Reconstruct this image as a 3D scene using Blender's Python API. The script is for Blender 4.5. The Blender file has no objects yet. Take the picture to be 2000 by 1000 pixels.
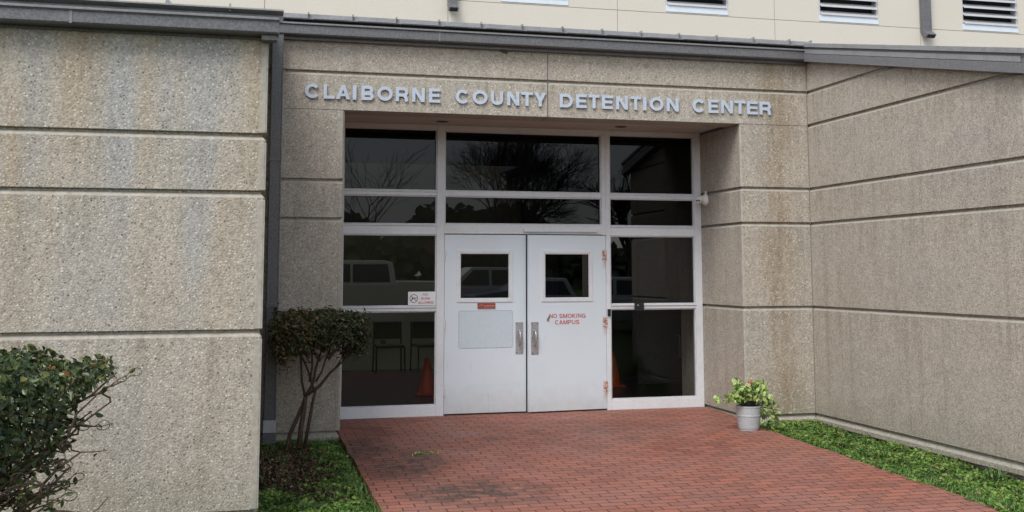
import bpy, bmesh, math, random
import numpy as np
from mathutils import Vector, Matrix
rnd = random.Random(7)
S = bpy.context.scene
COL = S.collection
R_ = math.radians

# ------------------------------------------------------------------ camera
CAM = Vector((0.0, -12.0173, 1.6715))
YAW, PIT, ROL = 0.2563, 0.1053, -0.0020
F, CX, CY = 2174.11, 1032.05, 302.80          # pixels, for a 2000 x 1000 picture
fw = Vector((math.sin(YAW)*math.cos(PIT), math.cos(YAW)*math.cos(PIT), math.sin(PIT)))
rt = Vector((math.cos(YAW), -math.sin(YAW), 0)); up = rt.cross(fw)
r2 = rt*math.cos(ROL)+up*math.sin(ROL); u2 = -rt*math.sin(ROL)+up*math.cos(ROL)
cd = bpy.data.cameras.new('camera'); cam = bpy.data.objects.new('camera', cd); COL.objects.link(cam)
cd.sensor_fit = 'HORIZONTAL'; cd.sensor_width = 36; cd.lens = F*36/2000
cd.shift_x = (1000-CX)/2000; cd.shift_y = (CY-500)/2000
cd.clip_start = 0.1; cd.clip_end = 2000
m = Matrix(((r2.x, u2.x, -fw.x), (r2.y, u2.y, -fw.y), (r2.z, u2.z, -fw.z))).to_4x4()
cam.matrix_world = Matrix.Translation(CAM) @ m
S.camera = cam

# ------------------------------------------------------------------ light
SUN_EL, SUN_AZ = R_(50), R_(221)              # azimuth clockwise from +Y
w = bpy.data.worlds.new('World'); S.world = w; w.use_nodes = True
nt = w.node_tree; nt.nodes.clear()
out = nt.nodes.new('ShaderNodeOutputWorld'); bg = nt.nodes.new('ShaderNodeBackground')
sky = nt.nodes.new('ShaderNodeTexSky'); sky.sky_type = 'NISHITA'; sky.sun_disc = False
sky.sun_elevation = SUN_EL; sky.sun_rotation = SUN_AZ; sky.air_density = 1.0; sky.dust_density = 1.0
hs = nt.nodes.new('ShaderNodeHueSaturation'); hs.inputs['Saturation'].default_value = 0.34
nt.links.new(sky.outputs[0], hs.inputs['Color']); nt.links.new(hs.outputs[0], bg.inputs[0])
bg.inputs[1].default_value = 0.13
nt.links.new(bg.outputs[0], out.inputs[0])
sl = bpy.data.lights.new('sun', 'SUN'); sl.energy = 1.5; sl.angle = R_(28); sl.color = (1, .97, .93)
so = bpy.data.objects.new('sun', sl); COL.objects.link(so)
sd = Vector((math.sin(SUN_AZ)*math.cos(SUN_EL), math.cos(SUN_AZ)*math.cos(SUN_EL), math.sin(SUN_EL)))
so.rotation_euler = sd.to_track_quat('Z', 'Y').to_euler(); so.location = sd*50
S.view_settings.view_transform = 'Standard'; S.view_settings.look = 'None'
S.view_settings.exposure = 0.84; S.view_settings.gamma = 1
S.render.engine = 'CYCLES'; S.cycles.max_bounces = 8; S.cycles.transparent_max_bounces = 16

# ------------------------------------------------------------------ materials
def mat(name, col=(.5, .5, .5), rough=.6, metal=0., spec=.5):
    m = bpy.data.materials.new(name); m.use_nodes = True
    b = m.node_tree.nodes['Principled BSDF']
    b.inputs['Base Color'].default_value = (*col, 1); b.inputs['Roughness'].default_value = rough
    b.inputs['Metallic'].default_value = metal; b.inputs['Specular IOR Level'].default_value = spec
    return m
class N:
    """tiny node helper"""
    def __init__(s, m): s.t = m.node_tree; s.b = s.t.nodes.get('Principled BSDF')
    def n(s, typ, **k):
        x = s.t.nodes.new('ShaderNode'+typ)
        for a, v in k.items(): setattr(x, a, v)
        return x
    def l(s, a, b): s.t.links.new(a, b)
    def pos(s, scale=(1, 1, 1), world=True):
        if world: src = s.n('NewGeometry').outputs['Position']
        else: src = s.n('TexCoord').outputs['Object']
        mp = s.n('Mapping'); mp.inputs['Scale'].default_value = scale
        s.l(src, mp.inputs['Vector']); return mp.outputs[0]
    def noise(s, vec, scale, detail=3, rough=.55):
        x = s.n('TexNoise'); x.inputs['Scale'].default_value = scale; x.inputs['Detail'].default_value = detail
        x.inputs['Roughness'].default_value = rough; s.l(vec, x.inputs['Vector']); return x.outputs['Fac']
    def ramp(s, f, stops, interp='LINEAR'):
        x = s.n('ValToRGB'); e = x.color_ramp.elements; x.color_ramp.interpolation = interp
        while len(e) < len(stops): e.new(.5)
        for q, (p, c) in zip(e, stops):
            q.position = p; q.color = (*c, 1) if isinstance(c, tuple) else (c, c, c, 1)
        s.l(f, x.inputs[0]); return x.outputs[0]
    def mix(s, f, a, b, blend='MIX'):
        x = s.n('MixRGB', blend_type=blend)
        for i, v in ((0, f), (1, a), (2, b)):
            if isinstance(v, (int, float)): x.inputs[i].default_value = v
            elif isinstance(v, tuple): x.inputs[i].default_value = (*v, 1)
            else: s.l(v, x.inputs[i])
        return x.outputs[0]
    def math(s, op, a, b=None, clamp=False):
        x = s.n('Math', operation=op, use_clamp=clamp)
        for i, v in ((0, a), (1, b)):
            if v is None: continue
            if isinstance(v, (int, float)): x.inputs[i].default_value = v
            else: s.l(v, x.inputs[i])
        return x.outputs[0]
    def bump(s, h, strength=.3, dist=.01):
        x = s.n('Bump'); x.inputs['Strength'].default_value = strength; x.inputs['Distance'].default_value = dist
        s.l(h, x.inputs['Height']); s.l(x.outputs[0], s.b.inputs['Normal'])

def concrete(name, smooth=False, streak=0.0, corner=0.0):
    m = mat(name, rough=.9, spec=.2); k = N(m); P = k.pos()
    big = k.noise(P, 1.1, 4)
    base = k.ramp(big, [(.3, (.375, .33, .27)), (.5, (.395, .355, .30)), (.7, (.35, .328, .293))])
    mid = k.noise(P, 7, 3)
    base = k.mix(.35, base, k.ramp(mid, [(.3, (.31, .28, .235)), (.7, (.445, .405, .35))]))
    if streak:
        Q = k.pos((3.1, 3.1, .22)); st = k.noise(Q, 1.0, 2)
        tan = k.ramp(st, [(.36, (.31, .32, .33)), (.5, (.385, .345, .285)), (.60, (.37, .29, .20))])
        z = k.n('SeparateXYZ'); k.l(P, z.inputs[0])
        hz = k.ramp(k.math('ADD', k.math('MULTIPLY', z.outputs[2], .25), k.math('MULTIPLY', k.noise(P, 2.5), .12)), [(.25, 0.), (.68, 1.)])
        base = k.mix(k.math('MULTIPLY', hz, streak), base, tan)
    if corner:   # rusty run-off stain on the pier beside the inner corner
        z = k.n('SeparateXYZ'); k.l(P, z.inputs[0])
        wob = k.math('MULTIPLY', k.math('SUBTRACT', k.noise(k.pos((2, 2, .7)), 1.6, 3), .5), .55)
        dx = k.math('ABSOLUTE', k.math('SUBTRACT', k.math('ADD', z.outputs[0], wob), 6.22))
        f = k.ramp(dx, [(.0, 1.), (.30, 0.)])
        f = k.math('MULTIPLY', f, k.ramp(k.noise(k.pos((9, 9, 1.2)), 1.3, 3), [(.3, .25), (.62, 1.)]))
        f = k.math('MULTIPLY', f, k.math('LESS_THAN', z.outputs[1] if False else k.math('ABSOLUTE', z.outputs[1]), .06))
        f = k.math('MULTIPLY', f, k.math('GREATER_THAN', z.outputs[0], 5.74))
        base = k.mix(k.math('MULTIPLY', f, corner), base, (.23, .165, .09))
    dr = k.ramp(k.noise(k.pos((7, 7, .35)), 1.0, 3, .6), [(.52, 0.), (.72, 1.)])
    base = k.mix(k.math('MULTIPLY', dr, .28), base, (.20, .18, .14))
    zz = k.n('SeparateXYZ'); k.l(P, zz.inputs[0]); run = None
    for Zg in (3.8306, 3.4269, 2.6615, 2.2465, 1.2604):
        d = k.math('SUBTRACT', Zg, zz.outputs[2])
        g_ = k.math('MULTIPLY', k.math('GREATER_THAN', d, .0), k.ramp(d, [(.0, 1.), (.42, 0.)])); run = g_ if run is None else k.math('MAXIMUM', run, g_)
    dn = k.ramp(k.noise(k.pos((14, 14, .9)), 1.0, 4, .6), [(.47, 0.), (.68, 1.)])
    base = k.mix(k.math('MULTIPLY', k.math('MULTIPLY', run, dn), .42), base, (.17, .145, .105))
    # greenish damp growth low on the walls
    z2 = k.n('SeparateXYZ'); k.l(P, z2.inputs[0])
    low = k.ramp(k.math('ADD', z2.outputs[2], k.math('MULTIPLY', k.noise(P, 3, 4), .55)), [(.1, 1.), (.62, 0.)])
    base = k.mix(k.math('MULTIPLY', low, .45), base, (.20, .20, .13))
    if not smooth:
        def peb(scale, lo, hi, dist):
            v = k.n('TexVoronoi'); v.inputs['Scale'].default_value = scale; v.inputs['Randomness'].default_value = 1
            k.l(P, v.inputs['Vector'])
            c = k.n('SeparateXYZ'); k.l(v.outputs['Color'], c.inputs[0])
            r = k.math('LESS_THAN', v.outputs['Distance'], dist)
            return c, r, v
        c, r, v = peb(48, 0, 1, .42)
        lightm = k.math('MULTIPLY', k.math('GREATER_THAN', c.outputs[0], .80), k.math('LESS_THAN', v.outputs['Distance'], .33))
        darkm = k.math('MULTIPLY', k.math('LESS_THAN', c.outputs[0], .085), k.math('LESS_THAN', v.outputs['Distance'], .30))
        tint = k.ramp(c.outputs[1], [(0., (.66, .60, .48)), (.5, (.64, .60, .53)), (.8, (.50, .38, .26)), (1., (.76, .74, .69))])
        c2, r2_, v2 = peb(88, 0, 1, .5)
        fine = k.ramp(c2.outputs[0], [(0., .62), (.25, .88), (.6, 1.04), (1., 1.32)])
        med = k.ramp(c.outputs[2], [(0., .84), (.5, 1.), (1., 1.13)])
        base = k.mix(.72, base, k.mix(1., base, fine, 'MULTIPLY'))
        base = k.mix(.7, base, k.mix(1., base, med, 'MULTIPLY'))
        base = k.mix(k.math('MULTIPLY', lightm, .8), base, tint)
        base = k.mix(k.math('MULTIPLY', darkm, .75), base, (.08, .07, .06))
        h = k.math('SUBTRACT', k.math('MULTIPLY', k.ramp(v.outputs['Distance'], [(0., 1.), (.5, 0.)]), .8), k.math('MULTIPLY', darkm, 1.5))
        h = k.math('ADD', h, k.math('MULTIPLY', k.ramp(v2.outputs['Distance'], [(0., 1.), (.5, 0.)]), .6))
        k.bump(h, .6, .0045)
    else:
        base = k.mix(.6, base, k.ramp(k.noise(P, 25, 4), [(.3, (.25, .235, .20)), (.7, (.44, .42, .37))]))
        k.bump(k.noise(P, 60, 3), .3, .003)
    k.l(base, k.b.inputs['Base Color'])
    return m
M = {}
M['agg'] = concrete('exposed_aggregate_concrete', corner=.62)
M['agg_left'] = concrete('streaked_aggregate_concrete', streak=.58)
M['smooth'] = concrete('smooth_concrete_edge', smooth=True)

def painted(name, col, rough=.45, dirt=.15, dirtcol=(.30, .27, .22), scale=3, metal=0):
    m = mat(name, col, rough, metal); k = N(m); P = k.pos()
    f = k.ramp(k.noise(P, scale, 6, .65), [(.45, 0.), (.75, 1.)])
    c = k.mix(k.math('MULTIPLY', f, dirt), col, dirtcol)
    c = k.mix(.07, c, k.ramp(k.noise(P, 55, 2), [(.3, (.0, .0, .0)), (.7, (1., 1., 1.))]))
    k.l(c, k.b.inputs['Base Color'])
    k.l(k.ramp(k.noise(P, 9, 3), [(.3, rough*.8), (.7, min(1, rough*1.25))]), k.b.inputs['Roughness'])
    k.bump(k.noise(P, 130, 2), .06, .002)
    return m
M['white'] = painted('white_frame_paint', (.66, .675, .70), .4, .22)
def doorpaint():
    m = mat('door_paint', rough=.42); k = N(m); P = k.pos(); z = k.n('SeparateXYZ'); k.l(P, z.inputs[0])
    c = k.mix(k.math('MULTIPLY', k.ramp(k.noise(P, 2, 6, .65), [(.45, 0.), (.75, 1.)]), .14), (.62, .68, .73), (.46, .43, .40))
    lowz = k.ramp(k.math('ADD', z.outputs[2], k.math('MULTIPLY', k.noise(P, 7, 5, .7), .5)), [(.22, 1.), (.60, 0.)])
    c = k.mix(k.math('MULTIPLY', lowz, .40), c, (.36, .33, .29))
    sc = k.ramp(k.noise(k.pos((30, 30, 3)), 1.0, 4, .7), [(.66, 0.), (.70, 1.)])
    c = k.mix(k.math('MULTIPLY', sc, k.math('LESS_THAN', z.outputs[2], 1.1)), c, k.mix(.25, c, (.25, .24, .23)))
    dx = k.math('ABSOLUTE', k.math('SUBTRACT', z.outputs[0], 4.44))
    st = k.ramp(k.math('ADD', dx, k.math('MULTIPLY', k.noise(k.pos((40, 40, 12)), 1, 4, .7), .10)), [(.045, 1.), (.095, 0.)])
    hz = None
    for q in (1.84, 1.02, .24):
        h_ = k.ramp(k.math('ABSOLUTE', k.math('SUBTRACT', z.outputs[2], q)), [(.05, 1.), (.14, 0.)]); hz = h_ if hz is None else k.math('MAXIMUM', hz, h_)
    c = k.mix(k.math('MULTIPLY', k.math('MULTIPLY', st, hz), .75), c, (.40, .17, .10))
    k.l(c, k.b.inputs['Base Color']); k.bump(k.noise(P, 5, 3), .12, .004); return m
M['door'] = doorpaint()
M['bead'] = painted('bead_paint', (.58, .60, .63), .4, .4, scale=8)
M['gut'] = painted('dark_grey_gutter', (.082, .082, .09), .42, .3, (.14, .13, .12), 6)
M['gutlip'] = painted('gutter_lip_grey', (.16, .16, .17), .38, .3, (.1, .09, .09), 9)
M['hem'] = painted('roof_metal_grey', (.24, .245, .26), .38, .5, (.11, .105, .10), 5)
M['boot'] = painted('pale_boot', (.45, .46, .48), .5, .3)
M['soffit'] = painted('soffit_paint', (.50, .46, .42), .8, .3)
M['beige'] = painted('beige_stucco', (.55, .515, .44), .85, .35, (.56, .47, .36), 1.2)
M['joint'] = mat('joint_dark', (.20, .18, .15), .9)
M['sill'] = painted('pale_blue_sill', (.62, .68, .74), .5, .15)
M['slat'] = painted('louver_aluminium', (.52, .53, .55), .4, .2)
M['black'] = mat('black_plastic', (.012, .012, .013), .35)
M['dark'] = mat('dark_void', (.012, .012, .012), .7)
M['letter'] = painted('letter_blue_grey', (.45, .52, .62), .45, .45, (.36, .38, .42), 14)
M['letter_side'] = mat('letter_side', (.20, .22, .27), .5)
M['red'] = mat('red_lettering', (.42, .075, .045), .5)
M['signwhite'] = mat('sign_white', (.68, .69, .71), .35)
M['steel'] = painted('brushed_steel', (.50, .50, .50), .36, .3, (.3, .27, .24), 12, metal=.8)
M['camwhite'] = mat('camera_white', (.75, .74, .70), .4)
M['board'] = painted('board_pale_blue', (.53, .60, .66), .4, .08)
M['sticker'] = mat('sticker_red_brown', (.28, .05, .03), .5)
M['stickertext'] = mat('sticker_text', (.55, .33, .25), .5)
M['nest'] = mat('mud', (.10, .07, .045), .95)
M['foundation'] = painted('foundation', (.26, .22, .17), .95, .5, (.12, .11, .07), 4)

def rusty():
    m = mat('rusty_hinge', (.62, .6, .58), .6); k = N(m); P = k.pos()
    f = k.ramp(k.noise(P, 38, 4, .7), [(.42, 0.), (.56, 1.)])
    k.l(k.mix(f, (.62, .60, .58), (.33, .10, .05)), k.b.inputs['Base Color']); return m
M['rust'] = rusty()

def glass(name, tint, refl=1.0):
    m = bpy.data.materials.new(name); m.use_nodes = True; t = m.node_tree; t.nodes.clear(); k = N(m)
    o = k.n('OutputMaterial'); tr = k.n('BsdfTransparent'); gl = k.n('BsdfGlossy'); mx = k.n('MixShader'); fr = k.n('Fresnel')
    fr.inputs[0].default_value = 1.5; tr.inputs[0].default_value = (*tint, 1); gl.inputs['Roughness'].default_value = .0
    g = k.noise(k.pos(), .9, 2)
    bp = k.n('Bump'); bp.inputs['Strength'].default_value = .012; bp.inputs['Distance'].default_value = .02
    k.l(g, bp.inputs['Height']); k.l(bp.outputs[0], gl.inputs['Normal'])
    gl.inputs['Color'].default_value = (.93, .96, 1, 1)
    k.l(k.math('MULTIPLY', fr.outputs[0], refl), mx.inputs[0]); k.l(tr.outputs[0], mx.inputs[1]); k.l(gl.outputs[0], mx.inputs[2]); k.l(mx.outputs[0], o.inputs[0])
    return m
M['glass'] = glass('tinted_glass', (.07, .07, .07), .52)
M['mid'] = glass('half_clear_glass', (.20, .20, .18), 1.7)
M['clear'] = glass('clear_glass', (.80, .81, .78), .62)

def brick():
    m = mat('red_clay_pavers', rough=.85, spec=.25); k = N(m); P = k.pos()
    b = k.n('TexBrick'); b.offset = .5; b.squash = 1
    for n_, v in (('Scale', 1.), ('Mortar Size', .0055), ('Mortar Smooth', .25), ('Bias', -.1), ('Brick Width', .212), ('Row Height', .106)): b.inputs[n_].default_value = v
    wob = k.n('TexNoise'); wob.inputs['Scale'].default_value = 3; k.l(P, wob.inputs['Vector'])
    ad = k.n('VectorMath', operation='MULTIPLY_ADD'); k.l(wob.outputs['Color'], ad.inputs[0]); ad.inputs[1].default_value = (.018, .012, 0); k.l(P, ad.inputs[2])
    k.l(ad.outputs[0], b.inputs['Vector'])
    b.inputs['Color1'].default_value = (.33, .122, .082, 1); b.inputs['Color2'].default_value = (.20, .082, .064, 1); b.inputs['Mortar'].default_value = (.055, .032, .026, 1)
    c = b.outputs['Color']
    wear = k.ramp(k.noise(P, .75, 4, .6), [(.38, 0.), (.62, 1.)])
    c = k.mix(k.math('MULTIPLY', wear, .42), c, k.mix(b.outputs['Fac'], (.31, .168, .138), (.07, .045, .038)))
    sp = k.noise(P, 90, 3, .7)
    c = k.mix(.45, c, k.mix(1., c, k.ramp(sp, [(.35, .45), (.5, 1.), (.68, 1.5)]), 'MULTIPLY'))
    # mossy dark grime: two patches on the left and scattered stains
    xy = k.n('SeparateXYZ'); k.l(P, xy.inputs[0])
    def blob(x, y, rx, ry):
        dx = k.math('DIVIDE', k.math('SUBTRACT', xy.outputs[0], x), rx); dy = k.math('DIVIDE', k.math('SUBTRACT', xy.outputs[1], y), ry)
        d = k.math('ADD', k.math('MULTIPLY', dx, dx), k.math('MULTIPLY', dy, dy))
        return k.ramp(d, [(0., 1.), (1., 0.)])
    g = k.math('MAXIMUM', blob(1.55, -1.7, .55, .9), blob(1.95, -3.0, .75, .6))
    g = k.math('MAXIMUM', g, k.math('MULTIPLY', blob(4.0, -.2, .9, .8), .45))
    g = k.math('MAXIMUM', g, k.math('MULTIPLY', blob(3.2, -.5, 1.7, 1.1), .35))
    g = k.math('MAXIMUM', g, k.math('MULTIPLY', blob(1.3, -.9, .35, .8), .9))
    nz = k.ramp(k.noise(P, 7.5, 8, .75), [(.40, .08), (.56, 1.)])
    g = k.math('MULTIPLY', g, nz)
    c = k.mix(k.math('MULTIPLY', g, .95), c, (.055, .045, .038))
    c = k.mix(k.math('MULTIPLY', k.ramp(k.noise(P, 2.1, 5, .7), [(.56, 0.), (.72, 1.)]), .35), c, (.14, .10, .085))
    c = k.mix(k.math('MULTIPLY', k.ramp(k.noise(P, 190, 2), [(.72, 0.), (.76, 1.)]), .5), c, (.55, .42, .34))
    k.l(c, k.b.inputs['Base Color'])
    k.l(k.ramp(k.noise(P, 2.0, 4), [(.3, .5), (.7, .85)]), k.b.inputs['Roughness'])
    h = k.math('ADD', k.math('MULTIPLY', k.math('SUBTRACT', 1., b.outputs['Fac']), 1.), k.math('MULTIPLY', sp, .35))
    k.bump(h, .7, .008)
    return m
M['brick'] = brick()

def soil():
    m = mat('soil', rough=1, spec=.1); k = N(m); P = k.pos()
    k.l(k.ramp(k.noise(P, 30, 5, .7), [(.3, (.022, .018, .012)), (.55, (.06, .045, .03)), (.75, (.04, .06, .02))]), k.b.inputs['Base Color'])
    k.bump(k.noise(P, 45, 4), .8, .02); return m
M['soil'] = soil()
def lawn():
    m = mat('lawn', rough=1, spec=.1); k = N(m); P = k.pos()
    k.l(k.ramp(k.noise(P, 14, 5, .7), [(.3, (.03, .05, .012)), (.55, (.055, .085, .02)), (.75, (.09, .09, .035))]), k.b.inputs['Base Color'])
    k.bump(k.noise(P, 60, 4), .8, .02); return m
M['lawn'] = lawn()
M['asphalt'] = painted('asphalt', (.06, .06, .06), .9, .4, (.1, .1, .095), 8)

def leafmat(name, stops, trans=.25, rough=.45, vein=None):
    m = mat(name, rough=rough, spec=.4); k = N(m)
    a = k.n('Attribute'); a.attribute_name = 'rnd'
    c = k.ramp(a.outputs['Fac'], stops)
    if vein:
        nz = k.ramp(k.noise(k.pos(), vein[1], 2), [(.47, 0.), (.55, 1.)])
        c = k.mix(nz, c, vein[0])
    k.l(c, k.b.inputs['Base Color'])
    if trans:
        t = k.n('BsdfTranslucent'); k.l(c, t.inputs[0]); mx = k.n('MixShader'); mx.inputs[0].default_value = trans
        o = k.t.nodes['Material Output']; k.l(k.b.outputs[0], mx.inputs[1]); k.l(t.outputs[0], mx.inputs[2]); k.l(mx.outputs[0], o.inputs[0])
    return m
M['leaf_big'] = leafmat('dark_glossy_leaves', [(0, (.016, .032, .014)), (.45, (.036, .062, .022)), (.75, (.080, .112, .034)), (.92, (.15, .175, .05)), (1, (.16, .07, .02))], .12, .32)
M['leaf_mid'] = leafmat('dark_bronze_leaves', [(0, (.016, .022, .012)), (.4, (.032, .048, .018)), (.68, (.075, .085, .028)), (.87, (.17, .11, .045)), (1, (.28, .17, .09))], .12, .35)
M['clover'] = leafmat('ground_cover', [(0, (.024, .05, .012)), (.4, (.085, .165, .03)), (.75, (.18, .31, .055)), (.93, (.29, .41, .10)), (1, (.32, .23, .10))], .35, .5)
M['mulch'] = leafmat('dead_leaves', [(0, (.03, .018, .012)), (.5, (.065, .035, .022)), (.85, (.15, .075, .045)), (1, (.32, .2, .14))], .0, .7)
M['pothos'] = leafmat('variegated_leaves', [(0, (.04, .12, .018)), (.5, (.11, .27, .04)), (.85, (.24, .40, .08)), (1, (.50, .55, .2))], .25, .4, ((.50, .57, .22), 30))
M['redleaf'] = mat('reddish_leaf', (.32, .10, .07), .5)
M['pot'] = painted('pale_grey_pot', (.38, .40, .42), .5, .25, (.3, .26, .22), 9)
def bark(name, a, b, sc=30):
    m = mat(name, rough=.95, spec=.2); k = N(m); P = k.pos((1, 1, .35))
    k.l(k.ramp(k.noise(P, sc, 4, .7), [(.3, a), (.7, b)]), k.b.inputs['Base Color']); k.bump(k.noise(P, sc*2, 3), .6, .006); return m
M['stem_dark'] = bark('shrub_bark', (.035, .022, .016), (.13, .09, .065), 60)
M['stem_grey'] = bark('grey_brown_bark', (.06, .045, .032), (.21, .16, .12), 60)
M['tree_bark'] = bark('tree_bark', (.03, .025, .02), (.07, .06, .05), 12)

# ------------------------------------------------------------------ mesh helpers
def wloc(o):
    v = Vector((0, 0, 0))
    while o is not None: v = v+o.location; o = o.parent
    return v
class MB:
    def __init__(s): s.v = []; s.f = []; s.mi = []
    def add(s, vs, fs, mi=0):
        o = len(s.v); s.v += [tuple(x) for x in vs]; s.f += [tuple(i+o for i in f) for f in fs]; s.mi += [mi]*len(fs); return s
    def box(s, x0, x1, y0, y1, z0, z1, mi=0):
        return s.add([(x0, y0, z0), (x1, y0, z0), (x1, y1, z0), (x0, y1, z0), (x0, y0, z1), (x1, y0, z1), (x1, y1, z1), (x0, y1, z1)],
                     [(0, 3, 2, 1), (4, 5, 6, 7), (0, 1, 5, 4), (1, 2, 6, 5), (2, 3, 7, 6), (3, 0, 4, 7)], mi)
    def prism(s, poly, axis, a, b, mi=0):
        """poly of 2D points extruded along axis (0,1,2) from a to b"""
        n = len(poly)
        def P(q, t):
            c = list(q); c.insert(axis, t); return tuple(c)
        vs = [P(q, a) for q in poly]+[P(q, b) for q in poly]
        fs = [tuple(range(n-1, -1, -1)), tuple(range(n, 2*n))]+[(i, (i+1) % n, (i+1) % n+n, i+n) for i in range(n)]
        return s.add(vs, fs, mi)
    def tube(s, pts, rad, n=6, mi=0, caps=True):
        pts = [Vector(p) for p in pts]; k = len(pts)
        if not hasattr(rad, '__len__'): rad = [rad]*k
        o = len(s.v); vs = []; ref = None
        for i, p in enumerate(pts):
            d = (pts[min(i+1, k-1)]-pts[max(i-1, 0)])
            if d.length < 1e-9: d = Vector((0, 0, 1))
            d.normalize()
            if ref is None: ref = d.orthogonal().normalized()
            else:
                ref = ref-d*ref.dot(d)
                ref = d.orthogonal().normalized() if ref.length < 1e-6 else ref.normalized()
            b = d.cross(ref)
            for j in range(n):
                a = 2*math.pi*j/n; vs.append(p+(ref*math.cos(a)+b*math.sin(a))*rad[i])
        fs = []
        for i in range(k-1):
            for j in range(n):
                fs.append((i*n+j, i*n+(j+1) % n, (i+1)*n+(j+1) % n, (i+1)*n+j))
        if caps: fs += [tuple(range(n-1, -1, -1)), tuple((k-1)*n+j for j in range(n))]
        return s.add(vs, fs, mi)
    def lathe(s, c, prof, n=32, mi=0, axis='z'):
        vs = []
        for r, h in prof:
            for j in range(n):
                a = 2*math.pi*j/n; x, y = r*math.cos(a), r*math.sin(a)
                q = {'z': (x, y, h), 'y': (x, h, y), 'x': (h, x, y)}[axis]
                vs.append((c[0]+q[0], c[1]+q[1], c[2]+q[2]))
        fs = []
        for i in range(len(prof)-1):
            for j in range(n): fs.append((i*n+j, i*n+(j+1) % n, (i+1)*n+(j+1) % n, (i+1)*n+j))
        fs += [tuple(range(n-1, -1, -1)), tuple((len(prof)-1)*n+j for j in range(n))]
        return s.add(vs, fs, mi)
    def build(s, name, mats, parent=None, bevel=0, smooth=False, clip=None, fixn=True, props=None):
        me = bpy.data.meshes.new(name)
        off = wloc(parent)
        me.from_pydata([(x-off.x, y-off.y, z-off.z) for x, y, z in s.v], [], s.f)
        for mm in (mats if isinstance(mats, (list, tuple)) else [mats]): me.materials.append(mm)
        me.polygons.foreach_set('material_index', s.mi)
        if smooth: me.polygons.foreach_set('use_smooth', [True]*len(me.polygons))
        if fixn or clip:
            bm = bmesh.new(); bm.from_mesh(me)
            if clip:
                for co, no in clip:
                    bmesh.ops.bisect_plane(bm, geom=bm.verts[:]+bm.edges[:]+bm.faces[:], plane_co=Vector(co)-off, plane_no=no, clear_outer=True)
            if fixn: bmesh.ops.recalc_face_normals(bm, faces=bm.faces)
            bm.to_mesh(me); bm.free()
        me.update()
        o = bpy.data.objects.new(name, me); COL.objects.link(o)
        if parent is not None: o.parent = parent
        if bevel:
            b = o.modifiers.new('bevel', 'BEVEL'); b.width = bevel; b.segments = 2; b.limit_method = 'ANGLE'; b.angle_limit = R_(40)
        if props: props_(o, **props)
        return o
def props_(o, label=None, category=None, group=None, kind=None):
    for k, v in (('label', label), ('category', category), ('group', group), ('kind', kind)):
        if v: o[k] = v
    return o
def thing(name, loc, label, category, group=None):
    o = bpy.data.objects.new(name, None); COL.objects.link(o); o.location = loc
    o.matrix_world = Matrix.Translation(loc); o.empty_display_size = .2
    return props_(o, label, category, group)

def sweep(mb, path, prof, front, smooth_seg=()):
    """path: plan points; prof: (out, z, smooth?) ; front: +1 if the outward normal is to the right of travel"""
    P = [Vector(p) for p in path]; nrm = []
    for i in range(len(P)-1):
        d = (P[i+1]-P[i]).normalized(); nrm.append(Vector((d.y, -d.x))*front)
    rows = []
    for i, p in enumerate(P):
        if i == 0: mv = nrm[0]
        elif i == len(P)-1: mv = nrm[-1]
        else: mv = (nrm[i-1]+nrm[i])/(1+nrm[i-1].dot(nrm[i]))
        rows.append([(p.x+mv.x*o, p.y+mv.y*o, z) for o, z, sm in prof])
    n = len(prof)
    for i in range(len(P)-1):
        for j in range(n-1):
            sm = 1 if (prof[j+1][2] or i in smooth_seg) else 0
            mb.add([rows[i][j], rows[i+1][j], rows[i+1][j+1], rows[i][j+1]], [(0, 1, 2, 3)], sm)
Z1, Z2, Z3, Z4, Z5, Z6 = 3.8306, 3.4269, 2.6615, 2.2465, 1.2604, .0155
def groove(Z, gd=.024):
    return [(0, Z-.036, 0), (-.003, Z-.031, 1), (-gd, Z-.010, 1), (-gd-.010, Z-.004, 1), (-gd-.010, Z+.015, 0), (-.003, Z+.015, 0), (0, Z+.018, 0)]
def profile(z0, z1, grooves):
    p = [(0, z0, 0)]
    for g in grooves: p += groove(g)
    return p+[(0, z1, 0)]
BASE = [(-.06, -.9, 0), (-.06, -.088, 0), (-.004, -.088, 0), (0, -.082, 0), (0, -.038, 0), (-.004, -.032, 1), (-.035, .006, 1), (-.036, .026, 0), (-.004, .030, 0)]
GR = [Z5, Z4, Z3, Z2, Z1]

A = 3.8013; XL = .1913; XR = 6.6301; X1 = 1.102; X2 = 5.737; D = 1.2295
def roofz(y): return 4.36+.213*y

# ------------------------------------------------------------------ ground & setting
def gz(y):
    if y > -.0: return -.10
    if y > -6: return -.10-.0125*(-y)
    if y > -10: return -.175
    if y > -20: return -.175+.30*((-10-y)/10)
    return .125
def sheet(name, x0, x1, ys, zf, mt, extra=0, nx=24):
    mb = MB(); xs = [x0+(x1-x0)*i/nx for i in range(nx+1)]
    vs = [(x, y, zf(y)+extra) for y in ys for x in xs]
    fs = [(j*(nx+1)+i, j*(nx+1)+i+1, (j+1)*(nx+1)+i+1, (j+1)*(nx+1)+i) for j in range(len(ys)-1) for i in range(nx)]
    mb.add(vs, fs); return mb.build(name, mt, props=dict(kind='structure'))
sheet('ground', -400, 400, [-600, -200, -100, -40, -20, -18, -16, -14, -12, -10, -8, -6, -5], gz, M['lawn'])
sheet('soil', -400, 400, [-5, -4, -3, -2, -1, 0, 2, 20, 400], gz, M['soil'])
sheet('parking_lot', -60, 70, [-46, -40, -20.5], gz, M['asphalt'], .004)
def wz(y): return -.004 if y > .9 else (-.004-.016*(.9-y)/.9 if y > 0 else -.02-.0225*(-y))
mb = MB(); ys = [1.4, .9, .6, .3, 0.0]; 
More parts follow.
